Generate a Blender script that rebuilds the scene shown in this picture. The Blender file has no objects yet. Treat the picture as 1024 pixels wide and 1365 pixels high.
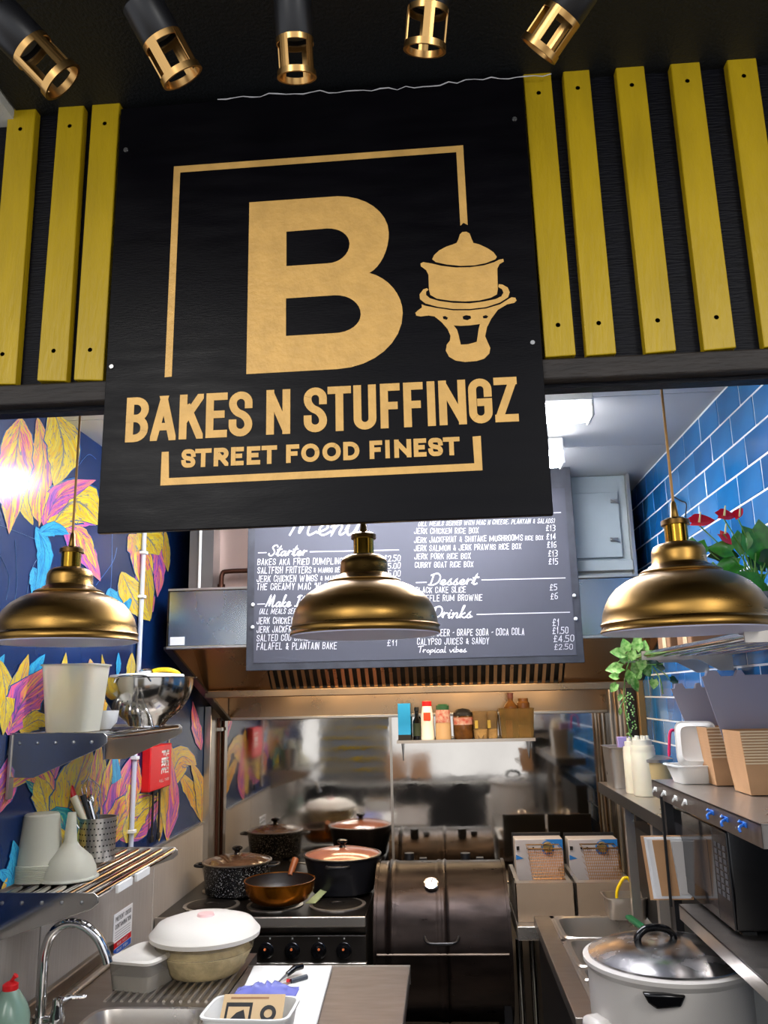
import bpy, bmesh, math, random
from mathutils import Vector, Matrix
from mathutils.geometry import tessellate_polygon
random.seed(7)
PI = math.pi
scene = bpy.context.scene
COL = scene.collection

# ------------------------------------------------------------------ camera
FPX, PITCH, YAW, ROLL = 1087.96, .22102, .0654087, -.022797
cy_, sy_ = math.cos(YAW), math.sin(YAW); cp_, sp_ = math.cos(PITCH), math.sin(PITCH)
FWD = Vector((-sy_*cp_, cy_*cp_, sp_)); _r = Vector((cy_, sy_, 0)); _u = _r.cross(FWD)
RGT = math.cos(ROLL)*_r + math.sin(ROLL)*_u
UPV = -math.sin(ROLL)*_r + math.cos(ROLL)*_u
EYE = Vector((0, 0, 1.75))
cd = bpy.data.cameras.new('camera'); cam = bpy.data.objects.new('camera', cd); COL.objects.link(cam)
cd.sensor_fit = 'VERTICAL'; cd.sensor_height = 24; cd.lens = 24*FPX/1365; cd.clip_start = .02
cam.matrix_world = Matrix.Translation(EYE) @ Matrix((RGT, UPV, -FWD)).transposed().to_4x4()
scene.camera = cam

# ------------------------------------------------------------------ world, lights, exposure
scene.view_settings.view_transform = 'Standard'; scene.view_settings.look = 'None'
scene.view_settings.gamma = 1; scene.view_settings.use_curve_mapping = False
scene.view_settings.exposure = 0.45
w = bpy.data.worlds.new('world'); scene.world = w; w.use_nodes = True
w.node_tree.nodes['Background'].inputs[0].default_value = (.90, .93, 1.0, 1)
w.node_tree.nodes['Background'].inputs[1].default_value = .95

def area(name, loc, target, size, power, color=(1, 1, 1), sy=None):
    l = bpy.data.lights.new(name, 'AREA'); l.shape = 'RECTANGLE'; l.size = size; l.size_y = sy or size
    l.energy = power; l.color = color
    o = bpy.data.objects.new(name, l); COL.objects.link(o); o.location = loc
    o.rotation_euler = (Vector(target)-Vector(loc)).to_track_quat('-Z', 'Y').to_euler()
    return o
# unseen fill lights added behind the camera to brighten fascia and slats
area('shop_fill_light', (-1.3, -1.2, 3.3), (-.3, 1.4, 2.2), .6, 24, (1, .96, .90), 1.6)
area('shop_fill_light', (1.6, -1.0, 3.3), (.3, 1.4, 2.2), .6, 26, (1, .97, .92), 1.6)
# unseen warm fills added inside the hood to brighten back wall and jars
area('hood_fill_light', (-.1, 3.22, 1.99), (-.1, 4.0, 1.45), 1.3, 9, (1, .76, .50), .08)
area('hood_fill_light', (-.1, 3.76, 1.86), (-.1, 3.98, 1.5), 1.4, 6, (1, .74, .46), .06)

# ------------------------------------------------------------------ pixel -> point on a plane
def P(px, py, X=None, Y=None, Z=None):
    d = RGT*(px-512) - UPV*(py-682.5) + FWD*FPX
    if X is not None: t = (X-EYE.x)/d.x
    elif Y is not None: t = (Y-EYE.y)/d.y
    else: t = (Z-EYE.z)/d.z
    return EYE + d*t
def scl(Y): return Y/FPX            # metres a pixel covers about depth Y

# ------------------------------------------------------------------ materials
def lin(c):
    if isinstance(c, str):
        c = [int(c[i:i+2], 16)/255 for i in (0, 2, 4)]
        c = [x/12.92 if x <= .04045 else ((x+.055)/1.055)**2.4 for x in c]
    return (c[0], c[1], c[2], 1)
MATS = {}
def mat(name, col='808080', rough=.5, metal=0, bump=0, bscale=20, var=0, vscale=6, stretch=(1, 1, 1), trans=0,
        ior=1.45, alpha=1, emit=0, rvar=0, coat=0, col2=None, sss=0, bdist=.01, spec=.5, aniso=0):
    if name in MATS: return MATS[name]
    m = bpy.data.materials.new(name); m.use_nodes = True; MATS[name] = m
    nt = m.node_tree; b = nt.nodes['Principled BSDF']; N = nt.nodes.new; L = nt.links.new
    b.inputs['Base Color'].default_value = lin(col); b.inputs['Roughness'].default_value = rough
    b.inputs['Metallic'].default_value = metal; b.inputs['IOR'].default_value = ior
    b.inputs['Transmission Weight'].default_value = trans; b.inputs['Alpha'].default_value = alpha
    b.inputs['Coat Weight'].default_value = coat; b.inputs['Specular IOR Level'].default_value = spec
    b.inputs['Subsurface Weight'].default_value = sss; b.inputs['Subsurface Scale'].default_value = .02
    b.inputs['Anisotropic'].default_value = aniso
    if emit:
        b.inputs['Emission Color'].default_value = lin(col); b.inputs['Emission Strength'].default_value = emit
    if var or bump or rvar or col2:
        tc = N('ShaderNodeTexCoord'); mp = N('ShaderNodeMapping'); L(tc.outputs['Object'], mp.inputs[0])
        mp.inputs['Scale'].default_value = stretch
        def noise(s, d=5):
            n = N('ShaderNodeTexNoise'); n.inputs['Scale'].default_value = s; n.inputs['Detail'].default_value = d
            L(mp.outputs[0], n.inputs[0]); return n
        if var or col2:
            n = noise(vscale); r = N('ShaderNodeValToRGB'); c = lin(col)
            c2 = lin(col2) if col2 else [x*(1-var) for x in c[:3]]+[1]
            r.color_ramp.elements[0].position = .35; r.color_ramp.elements[1].position = .65
            r.color_ramp.elements[0].color = c2; r.color_ramp.elements[1].color = c
            L(n.outputs['Fac'], r.inputs[0]); L(r.outputs[0], b.inputs['Base Color'])
        if bump:
            n = noise(bscale); bp = N('ShaderNodeBump'); bp.inputs['Strength'].default_value = bump
            bp.inputs['Distance'].default_value = bdist; L(n.outputs['Fac'], bp.inputs['Height']); L(bp.outputs[0], b.inputs['Normal'])
        if rvar:
            n = noise(vscale*1.7); r = N('ShaderNodeMapRange'); r.inputs[1].default_value = .3; r.inputs[2].default_value = .7
            r.inputs[3].default_value = max(0, rough-rvar); r.inputs[4].default_value = rough+rvar
            L(n.outputs['Fac'], r.inputs[0]); L(r.outputs[0], b.inputs['Roughness'])
    return m
M = mat
blackwood = M('black_painted_wood', '090a12', .5, spec=.2, bump=.25, bscale=30, stretch=(1, 1, 9), var=.35, vscale=5)
signblack = M('sign_black', '060509', .36, spec=.14, bump=.05, bscale=60, stretch=(1, 1, 6), var=.3, vscale=4, rvar=.08)
blackceil = M('black_textured_ceiling', '0c0f12', .55, bump=.6, bscale=160, bdist=.004)
gold = M('gold_paint', 'd6a85c', .45, metal=.1, bump=.15, bscale=90, var=.14, vscale=30)
yellow = M('yellow_paint', 'b3950a', .42, bump=.2, bscale=25, stretch=(6, 6, 1), var=.13, vscale=5)
beamwood = M('dark_stained_timber', '2a2420', .6, bump=.3, bscale=30, stretch=(1, 5, 5), var=.5, vscale=8)
screwm = M('zinc_screw', 'a8a8a8', .35, metal=1)
blackmetal = M('black_powder_coat', '131316', .38)
roseg = M('brass_gold_cage', 'c89e62', .28, metal=1)
brass = M('antique_brass', '8a6a36', .30, metal=1, rvar=.05, vscale=4, bump=.012, bscale=120, stretch=(1, 1, 8), aniso=.7)
brassdk = M('dark_brass', '5e4522', .35, metal=1)
cordm = M('gold_fabric_cord', 'a2783a', .6, bump=.4, bscale=400)
shadein = M('shade_white_lining', 'c4c4da', .4)
steel = M('brushed_steel', 'b8b1a8', .30, metal=.88, rvar=.04, vscale=3)
steelw = M('worktop_steel', '9a938c', .36, metal=1, rvar=.05, vscale=5, stretch=(1, 5, 1))
brkt = M('mirror_bracket', 'b2b0ac', .09, metal=1)
hoodsteel = M('hood_steel', 'a88f72', .30, metal=1, rvar=.07, vscale=3)
mirror = M('polished_steel_sheet', 'dad2c6', .06, metal=1, bump=.06, bscale=2.6, bdist=.012, rvar=.045, vscale=3, var=.12)
chrome = M('chrome', 'd6d6d6', .06, metal=1)
navy = M('navy_wall_gloss', '0f2c5c', .22, var=.45, vscale=1.6, spec=.5)
clad = M('greige_wall_cladding', '9a938b', .35, var=.12, vscale=7, stretch=(1, 14, 1), bump=.04, bscale=30)
whitepaint = M('white_ceiling_panel', 'c9c9c6', .55, bump=.1, bscale=120, bdist=.002)
white = M('white_plastic', 'dadad6', .35)
tilem = M('blue_glazed_tile', '1f6fae', .12, var=.22, vscale=5, coat=.3)
tilem2 = M('blue_glazed_tile_dark', '195f9c', .12, var=.25, vscale=4, coat=.3)
grout = M('pale_grout', 'd6dee2', .8)
boardm = M('chalkboard_grey', '45464e', .65, spec=.25, var=.1, vscale=3, bump=.03)
boardf = M('chalkboard_border', '35373e', .5, var=.35, vscale=18)
chalk = M('white_chalk_ink', 'bdbdc0', .8, spec=.2)
black = M('matt_black', '0a0a0b', .5)
glossblack = M('gloss_black', '08080a', .15)
castiron = M('cast_iron', '1c1917', .45, metal=.6, bump=.2, bscale=60, var=.4, vscale=20)
drumm = M('smoked_drum_steel', '2c2421', .36, metal=.85, var=.5, vscale=6, rvar=.1, bump=.08, bscale=10, stretch=(1, 3, 3))
enamel = M('speckled_black_enamel', '111113', .18, col2='111113')
copper = M('copper_pan', 'a4600e', .26, metal=.85, var=.35, vscale=14)
panin = M('burnt_nonstick', '140b08', .45, var=.4)
blackpot = M('black_nonstick_pot', '17171b', .3)
lidfood = M('pinkish_glass_lid', 'a06a58', .12, var=.25, vscale=9)
lidglass = M('brown_glass_lid', '5d4636', .1, var=.5, vscale=9)
cream = M('cream_plastic', 'd9cfb3', .35, sss=.1)
frost = M('frosted_plastic', 'ebe9da', .28, trans=.7, ior=1.12)
frostw = M('milky_plastic_lid', 'ddd8ce', .34, trans=.2, ior=1.15)
clear = M('clear_plastic', 'f0f0f0', .12, trans=.85, ior=1.15)
foodm = M('pale_batter_food', 'e4d2a2', .6, bump=.8, bscale=40, var=.35, vscale=26)
flour = M('grey_white_flour', 'aaa49c', .8, bump=.4, bscale=30)
kraft = M('kraft_card', 'b98d63', .75, var=.1, vscale=20)
kraftd = M('kraft_card_dark', '8a6444', .8)
lidgrey = M('grey_coated_card', '96929e', .55)
red = M('red_plastic', 'c4161c', .3)
pink = M('magenta_tongs', 'c81e50', .35)
yel = M('yellow_plastic', 'd8b400', .35)
green = M('green_plastic', '0f5a34', .35)
blue = M('blue_hook', '1b63c0', .35)
bluebox = M('blue_carton', '1a86c4', .45)
leafg = M('leaf_green', '378a28', .35, var=.45, vscale=60, coat=.2)
leafp = M('pothos_leaf', '4f9430', .4, col2='a9cc7a', vscale=90)
leafd = M('dark_leaf', '163a17', .35)
stemm = M('plant_stem', '5c8a3c', .5)
redleaf = M('anthurium_red', 'c3122a', .18)
paper = M('white_paper', 'd8d8d8', .8)
purple = M('lilac_box', '9b8bbd', .5)
bluepot = M('blue_purple_pot', '2c25a8', .3)
greypot = M('grey_pot', '5a5f66', .5)
floorm = M('pale_floor', 'a39888', .5, var=.2, vscale=5)
shopwall = M('shop_wall', '8f8a86', .7)
panelgrey = M('grey_cabinet', '9aa4a6', .5, var=.08)
trimsteel = M('trim_steel', 'bdbab4', .3, metal=.9)
pinkpanel = M('pinkish_steel_panel', 'b29a90', .35, metal=.6)
rust = M('copper_pipe', '4a2c20', .4, metal=.8)
emitw = M('lit_diffuser', 'f4f6ff', .4, emit=45)
grey = M('mid_grey_plastic', '6d6d70', .5)
steeldark = M('dark_steel', '4b4744', .35, metal=.9)
basketm = M('oily_basket_wire', 'a07848', .3, metal=1)
oil = M('fryer_well', '3a2410', .25, metal=.5)
ricewhite = M('cooker_white_enamel', 'b9b4ae', .3)

# speckles for the enamel pot
nt = enamel.node_tree; r_ = [n for n in nt.nodes if n.type == 'VALTORGB'][0]
n_ = [n for n in nt.nodes if n.type == 'TEX_NOISE'][0]; n_.inputs['Scale'].default_value = 230; n_.inputs['Detail'].default_value = 2
r_.color_ramp.elements[0].position = .62; r_.color_ramp.elements[0].color = lin('111113')
r_.color_ramp.elements[1].position = .66; r_.color_ramp.elements[1].color = lin('9a9a9a')

# painted leaf material, driven by UV (u across -1..1, v along) and a per-leaf palette number
def leafmat(name, stops, seed):
    m = bpy.data.materials.new(name); m.use_nodes = True; nt = m.node_tree; N = nt.nodes.new; L = nt.links.new
    b = nt.nodes['Principled BSDF']; b.inputs['Roughness'].default_value = .22
    uv = N('ShaderNodeUVMap'); sp = N('ShaderNodeSeparateXYZ'); L(uv.outputs[0], sp.inputs[0])
    def mth(op, a, c, cl=False):
        n = N('ShaderNodeMath'); n.operation = op; n.use_clamp = cl
        for i, v in enumerate((a, c)):
            if isinstance(v, (int, float)): n.inputs[i].default_value = v
            elif v is not None: L(v, n.inputs[i])
        return n.outputs[0]
    u = mth('ABSOLUTE', sp.outputs[0], None)
    wv = mth('SUBTRACT', mth('MULTIPLY', sp.outputs[1], 9.0), mth('MULTIPLY', u, 4.2))
    cb = N('ShaderNodeCombineXYZ'); L(wv, cb.inputs[0]); L(mth('MULTIPLY', sp.outputs[0], 1.2), cb.inputs[1]); cb.inputs[2].default_value = seed*3.7
    n1 = N('ShaderNodeTexNoise'); n1.inputs['Scale'].default_value = 1.1; n1.inputs['Detail'].default_value = 3; L(cb.outputs[0], n1.inputs[0])
    r = N('ShaderNodeValToRGB'); e = r.color_ramp.elements
    e[0].position = stops[0][0]; e[0].color = lin(stops[0][1]); e[1].position = stops[-1][0]; e[1].color = lin(stops[-1][1])
    for p, c in stops[1:-1]:
        q = e.new(p); q.color = lin(c)
    L(n1.outputs['Fac'], r.inputs[0])
    # thin dark vein strokes, midrib and outline
    n2 = N('ShaderNodeTexNoise'); n2.inputs['Scale'].default_value = 2.4; n2.inputs['Detail'].default_value = 1; L(cb.outputs[0], n2.inputs[0])
    vein = mth('LESS_THAN', mth('ABSOLUTE', mth('SUBTRACT', n2.outputs['Fac'], .5), None), .024)
    rib = mth('LESS_THAN', u, .045)
    edge = mth('GREATER_THAN', u, .93)
    k = mth('MAXIMUM', mth('MULTIPLY', vein, .75), mth('MAXIMUM', mth('MULTIPLY', rib, .7), edge))
    mx = N('ShaderNodeMix'); mx.data_type = 'RGBA'; L(k, mx.inputs[0]); L(r.outputs[0], mx.inputs[6]); mx.inputs[7].default_value = lin('1d4a7a')
    L(mx.outputs[2], b.inputs['Base Color'])
    return m
LM = {
 'y': leafmat('mural_yellow', [(.25, 'e08a1a'), (.42, 'c7a51c'), (.58, 'd6bf38'), (.7, 'c2a81a'), (.78, 'd65a6a')], 1),
 'm': leafmat('mural_mixed', [(.3, '7a4a90'), (.40, 'bf5478'), (.47, 'e08a4a'), (.53, 'cfae2c'), (.66, 'd8c23e'), (.75, 'd65a90')], 2),
 'p': leafmat('mural_pink', [(.3, '7a3fa0'), (.45, 'b0589c'), (.55, 'd8587a'), (.65, 'e0a04a'), (.75, 'd8c030')], 3),
 'o': leafmat('mural_ochre', [(.3, 'b7702a'), (.45, 'c99a2a'), (.55, 'bfae20'), (.7, 'c2903a'), (.78, 'a8508a')], 4),
 'c': leafmat('mural_cyan', [(.3, '0e6fae'), (.45, '2a94ba'), (.6, '3aa6c4'), (.72, '1588c4')], 5),
 't': leafmat('mural_teal', [(.3, '116a72'), (.5, '1a9a92'), (.7, 'b9b324')], 6)}

# ------------------------------------------------------------------ builders
class MB:
    def __init__(s): s.v = []; s.f = []; s.uv = None
    def add(s, vs, fs):
        o = len(s.v); s.v += [Vector(v) for v in vs]; s.f += [tuple(i+o for i in f) for f in fs]; return s
    def box(s, c, d, R=None):
        x, y, z = d[0]/2, d[1]/2, d[2]/2
        vs = [Vector((i*x, j*y, k*z)) for k in (-1, 1) for j in (-1, 1) for i in (-1, 1)]
        if R is not None: vs = [R @ v for v in vs]
        c = Vector(c)
        return s.add([v+c for v in vs], [(0, 2, 3, 1), (4, 5, 7, 6), (0, 1, 5, 4), (2, 6, 7, 3), (0, 4, 6, 2), (1, 3, 7, 5)])
    def bb(s, x0, x1, y0, y1, z0, z1):
        return s.box(((x0+x1)/2, (y0+y1)/2, (z0+z1)/2), (abs(x1-x0), abs(y1-y0), abs(z1-z0)))
    def hexa(s, a, b):      # two matching loops of n points -> closed prism
        n = len(a)
        return s.add(list(a)+list(b), [tuple(range(n))[::-1], tuple(range(n, 2*n))]+[(i, (i+1) % n, n+(i+1) % n, n+i) for i in range(n)])
    def prism(s, pts, d):   # planar loop pushed along vector d
        d = Vector(d); return s.hexa([Vector(p) for p in pts], [Vector(p)+d for p in pts])
    def tube(s, pts, r, n=10, cap=True):
        pts = [Vector(p) for p in pts]; m = len(pts); rs = r if isinstance(r, (list, tuple)) else [r]*m
        t0 = (pts[1]-pts[0]).normalized(); a = Vector((0, 0, 1)) if abs(t0.z) < .9 else Vector((1, 0, 0))
        nrm = t0.cross(a).normalized(); vs = []
        for i, p in enumerate(pts):
            t = (pts[min(i+1, m-1)]-pts[max(i-1, 0)]).normalized()
            nrm = (nrm-t*nrm.dot(t)).normalized(); bn = t.cross(nrm)
            for k in range(n):
                an = 2*PI*k/n; vs.append(p+(nrm*math.cos(an)+bn*math.sin(an))*rs[i])
        fs = [(i*n+k, i*n+(k+1) % n, (i+1)*n+(k+1) % n, (i+1)*n+k) for i in range(m-1) for k in range(n)]
        if cap: fs += [tuple(range(n))[::-1], tuple(range((m-1)*n, m*n))]
        return s.add(vs, fs)
    def lathe(s, prof, c, n=40, R=None, sx=1, sy=1, sq=None, cap=True):
        c = Vector(c); vs = []; m = len(prof)
        for r, z in prof:
            for k in range(n):
                a = 2*PI*k/n; ca, sa = math.cos(a), math.sin(a)
                if sq:
                    e = 2/sq; ca = math.copysign(abs(ca)**e, ca); sa = math.copysign(abs(sa)**e, sa)
                v = Vector((r*ca*sx, r*sa*sy, z)); vs.append((R @ v if R is not None else v)+c)
        fs = [(i*n+k, i*n+(k+1) % n, (i+1)*n+(k+1) % n, (i+1)*n+k) for i in range(m-1) for k in range(n)]
        if not cap: return s.add(vs, fs)
        if prof[0][0] > 1e-6 and prof[0] != prof[-1]: fs.append(tuple(range(n))[::-1])
        if prof[-1][0] > 1e-6 and prof[0] != prof[-1]: fs.append(tuple(range((m-1)*n, m*n)))
        return s.add(vs, fs)
    def build(s, name, m, parent=None, bevel=0, smooth=35, loc=None, label=None, seg=2, uvs=None):
        root = parent
        while root is not None and root.parent: root = root.parent
        org = Vector(root.location) if root is not None else (Vector(loc) if loc is not None else Vector((0, 0, 0)))
        if root is None and loc is None and s.v:
            org = Vector((sum(v.x for v in s.v)/len(s.v), sum(v.y for v in s.v)/len(s.v), min(v.z for v in s.v)))
        me = bpy.data.meshes.new(name)
        if root is not None and root.rotation_euler.to_quaternion().angle > 1e-6:
            Ri = root.rotation_euler.to_matrix().inverted(); me.from_pydata([Ri @ (v-org) for v in s.v], [], s.f)
        else: me.from_pydata([v-org for v in s.v], [], s.f)
        bm = bmesh.new(); bm.from_mesh(me); bmesh.ops.remove_doubles(bm, verts=bm.verts, dist=1e-6)
        if not uvs: bmesh.ops.recalc_face_normals(bm, faces=bm.faces)
        if smooth:
            th = math.radians(smooth)
            for f in bm.faces: f.smooth = True
            for e in bm.edges: e.smooth = len(e.link_faces) == 2 and e.calc_face_angle(0) < th
        bm.to_mesh(me); bm.free()
        if uvs:
            ul = me.uv_layers.new(name='UVMap')
            for l in me.loops: ul.data[l.index].uv = uvs[l.vertex_index]
        me.materials.append(m)
        o = bpy.data.objects.new(name, me); COL.objects.link(o)
        if root is None: o.location = org
        else: o.parent = parent
        if bevel:
            b = o.modifiers.new('bevel', 'BEVEL'); b.width = bevel; b.segments = seg; b.limit_method = 'ANGLE'; b.angle_limit = .6
        if label: o['label'] = label
        return o
def tag(o, label, cat, group=None, kind=None):
    o['label'] = label; o['category'] = cat
    if group: o['group'] = group
    if kind: o['kind'] = kind
    return o
def struct(o): o['kind'] = 'structure'; return o
def thing(name, label, cat, loc, group=None):
    o = bpy.data.objects.new(name, None); COL.objects.link(o); o.location = loc; o.empty_display_size = .02
    return tag(o, label, cat, group)
def sthing(name, loc=(0, 0, 0)):
    o = bpy.data.objects.new(name, None); COL.objects.link(o); o.location = loc; return struct(o)
def stuff(o): o['kind'] = 'stuff'; return o
def dup(root, loc, label=None):
    r = root.copy(); COL.objects.link(r); r.location = loc
    if label: r['label'] = label
    def rec(a, b):
        for ch in list(a.children):
            c = ch.copy(); COL.objects.link(c); c.parent = b; rec(ch, c)
    rec(root, r); return r
def Rz(a): return Matrix.Rotation(a, 3, 'Z')
def catmull(pts, k=5):
    out = []; n = len(pts)
    for i in range(n-1):
        p0, p1, p2, p3 = [Vector(pts[max(0, min(n-1, j))]) for j in (i-1, i, i+1, i+2)]
        for q in range(k):
            t = q/k; out.append(.5*((2*p1)+(p2-p0)*t+(2*p0-5*p1+4*p2-p3)*t*t+(3*p1-p0-3*p2+p3)*t*t*t))
    out.append(Vector(pts[-1])); return out

# ------------------------------------------------------------------ drawn lettering (flat strokes laid on a board)
G = {
 'A': [[(0, 0), (.5, 1)], [(1, 0), (.5, 1)], [(.28, .27), (.72, .27)]],
 'B': [[(0, 0), (0, 1)], [(0, 1), (1, 1, 1), (1, .53, 1), (0, .53)], [(0, .53), (1, .53, 1), (1, 0, 1), (0, 0)]],
 'C': [[(1, .7), (1, 1, 1), (0, 1, 1), (0, 0, 1), (1, 0, 1), (1, .3)]],
 'D': [[(0, 0), (0, 1)], [(0, 1), (1, 1, 1), (1, 0, 1), (0, 0)]],
 'E': [[(0, 0), (0, 1)], [(0, 1), (1, 1)], [(0, .52), (.8, .52)], [(0, 0), (1, 0)]],
 'F': [[(0, 0), (0, 1)], [(0, 1), (1, 1)], [(0, .5), (.8, .5)]],
 'G': [[(1, .7), (1, 1, 1), (0, 1, 1), (0, 0, 1), (1, 0, 1), (1, .46)], [(1, .46), (.55, .46)]],
 'H': [[(0, 0), (0, 1)], [(1, 0), (1, 1)], [(0, .5), (1, .5)]],
 'I': [[(.5, 0), (.5, 1)]], 'J': [[(1, 1), (1, 0, 1), (0, 0, 1), (0, .3)]],
 'K': [[(0, 0), (0, 1)], [(1, 1), (0, .36)], [(.4, .6), (1, 0)]],
 'L': [[(0, 1), (0, 0)], [(0, 0), (1, 0)]],
 'M': [[(0, 0), (0, 1)], [(0, 1), (.5, .25)], [(.5, .25), (1, 1)], [(1, 1), (1, 0)]],
 'N': [[(0, 0), (0, 1)], [(0, 1), (1, 0)], [(1, 0), (1, 1)]],
 'O': [[(0, .5), (0, 1, 1), (1, 1, 1), (1, 0, 1), (0, 0, 1), (0, .5)]],
 'P': [[(0, 0), (0, 1)], [(0, 1), (1, 1, 1), (1, .45, 1), (0, .45)]],
 'Q': [[(0, .5), (0, 1, 1), (1, 1, 1), (1, 0, 1), (0, 0, 1), (0, .5)], [(.6, .3), (1, 0)]],
 'R': [[(0, 0), (0, 1)], [(0, 1), (1, 1, 1), (1, .45, 1), (0, .45)], [(.5, .45), (1, 0)]],
 'S': [[(1, .74), (1, 1, 1), (0, 1, 1), (0, .58, 1), (1, .42, 1), (1, 0, 1), (0, 0, 1), (0, .26)]],
 'T': [[(.5, 0), (.5, 1)], [(0, 1), (1, 1)]],
 'U': [[(0, 1), (0, 0, 1), (1, 0, 1), (1, 1)]],
 'V': [[(0, 1), (.5, 0)], [(1, 1), (.5, 0)]],
 'W': [[(0, 1), (.25, 0)], [(.25, 0), (.5, .8)], [(.5, .8), (.75, 0)], [(.75, 0), (1, 1)]],
 'X': [[(0, 0), (1, 1)], [(0, 1), (1, 0)]], 'Y': [[(0, 1), (.5, .45)], [(1, 1), (.5, .45)], [(.5, .45), (.5, 0)]],
 'Z': [[(0, 1), (1, 1)], [(1, 1), (0, 0)], [(0, 0), (1, 0)]],
 '0': [[(0, .5), (0, 1, 1), (1, 1, 1), (1, 0, 1), (0, 0, 1), (0, .5)]],
 '1': [[(.2, .75), (.55, 1)], [(.55, 1), (.55, 0)]],
 '2': [[(0, .75), (0, 1, 1), (1, 1, 1), (1, .6, 1), (0, 0)], [(0, 0), (1, 0)]],
 '3': [[(0, 1), (1, 1, 1), (1, .52, 1), (.3, .52)], [(.3, .52), (1, .52, 1), (1, 0, 1), (0, 0)]],
 '4': [[(.75, 0), (.75, 1)], [(.75, 1), (0, .3)], [(0, .3), (1, .3)]],
 '5': [[(1, 1), (0, 1), (0, .58), (1, .58, 1), (1, 0, 1), (0, 0)]],
 '6': [[(.9, 1), (0, .9, 1), (0, 0, 1), (1, 0, 1), (1, .52, 1), (0, .52)]],
 '7': [[(0, 1), (1, 1)], [(1, 1), (.3, 0)]],
 '£': [[(.95, .8), (.8, 1, 1), (.3, 1, 1), (.3, 0)], [(0, .5), (.75, .5)], [(0, 0), (1, 0)]],
 '&': [[(1, 0), (.15, .8), (.4, 1, 1), (.75, .8, 1), (0, .3, 1), (.3, 0, 1), (1, .45)]],
 '(': [[(.8, 1.05), (.3, .7, 1), (.3, .3, 1), (.8, -.05)]], ')': [[(.2, 1.05), (.7, .7, 1), (.7, .3, 1), (.2, -.05)]],
 '.': [[(.4, 0), (.6, .04)]], ',': [[(.5, .08), (.3, -.15)]], "'": [[(.5, 1), (.45, .8)]], '-': [[(.3, .5), (.7, .52)]],
}
ADV = {'I': .25, '1': .5, '.': .3, ',': .3, "'": .3, ' ': .5, 'M': 1.15, 'W': 1.25, '(': .45, ')': .45, '-': .45}
def roundpoly(pts, rad):
    out = []
    for i, p in enumerate(pts):
        if len(p) > 2 and 0 < i < len(pts)-1:
            a, b, c = [Vector((q[0], q[1])) for q in (pts[i-1], p, pts[i+1])]
            la, lc = (a-b).length, (c-b).length
            fa = .5 if (len(pts[i-1]) > 2) else 1.0; fc = .5 if (len(pts[i+1]) > 2) else 1.0
            r = min(rad, la*fa, lc*fc); s0 = b+(a-b).normalized()*r; s1 = b+(c-b).normalized()*r
            for k in range(7):
                t = k/6; q0 = s0.lerp(b, t*.0); # quadratic-ish superellipse corner
                q = (1-t)**3*s0+3*(1-t)**2*t*(s0.lerp(b, .56))+3*(1-t)*t*t*(s1.lerp(b, .56))+t**3*s1; out.append(q)
        else: out.append(Vector((p[0], p[1])))
    return [p for i, p in enumerate(out) if i == 0 or (p-out[i-1]).length > 1e-5]
def clip(poly, lo, hi, ax):
    for sgn, lim in ((1, lo), (-1, -hi)):
        out = []
        for i in range(len(poly)):
            a, b = poly[i-1], poly[i]; da, db = sgn*a[ax]-lim, sgn*b[ax]-lim
            if (da >= 0) != (db >= 0): out.append(a.lerp(b, da/(da-db)))
            if db >= 0: out.append(b)
        poly = out
        if len(poly) < 3: return []
    return poly
def strokes(pts, s, ext, closed=False):
    """quads of a stroke of width s along pts"""
    pts = [Vector(p) for p in pts]
    if ext and not closed:
        pts[0] = pts[0]+(pts[0]-pts[1]).normalized()*ext; pts[-1] = pts[-1]+(pts[-1]-pts[-2]).normalized()*ext
    n = len(pts); L, R = [], []
    for i, p in enumerate(pts):
        a = pts[i-1] if i > 0 else (pts[-2] if closed else None); b = pts[i+1] if i < n-1 else (pts[1] if closed else None)
        d0 = (p-a).normalized() if a is not None else None; d1 = (b-p).normalized() if b is not None else None
        if d0 is None: d0 = d1
        if d1 is None: d1 = d0
        n0 = Vector((-d0.y, d0.x)); n1 = Vector((-d1.y, d1.x)); nm = (n0+n1)
        nm = nm.normalized() if nm.length > 1e-4 else n0
        k = s/2/max(.45, nm.dot(n0)); L.append(p+nm*k); R.append(p-nm*k)
    return [[L[i], L[i+1], R[i+1], R[i]] for i in range(n-1)]
def glyph(ch, w, h, s, rad=.5):
    polys = []
    for st in G.get(ch, []):
        cl = len(st) > 3 and st[0][:2] == st[-1][:2]
        q = [((s/2+p[0]*(w-s)), (s/2+p[1]*(h-s)))+((1,) if len(p) > 2 else ()) for p in st]
        pl = roundpoly(q, rad*w)
        diag = len(pl) == 2 and abs(pl[0].x-pl[1].x) > 1e-4 and abs(pl[0].y-pl[1].y) > 1e-4
        for c in strokes(pl, s, s*(1.2 if diag else .5) if not cl else 0, cl):
            if ch in 'AKNMVWXYZ' or diag:
                c = clip(c, 0, h, 1); c = clip(c, 0, w, 0) if c else c
            if len(c) >= 3: polys.append(c)
    return polys
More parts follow.
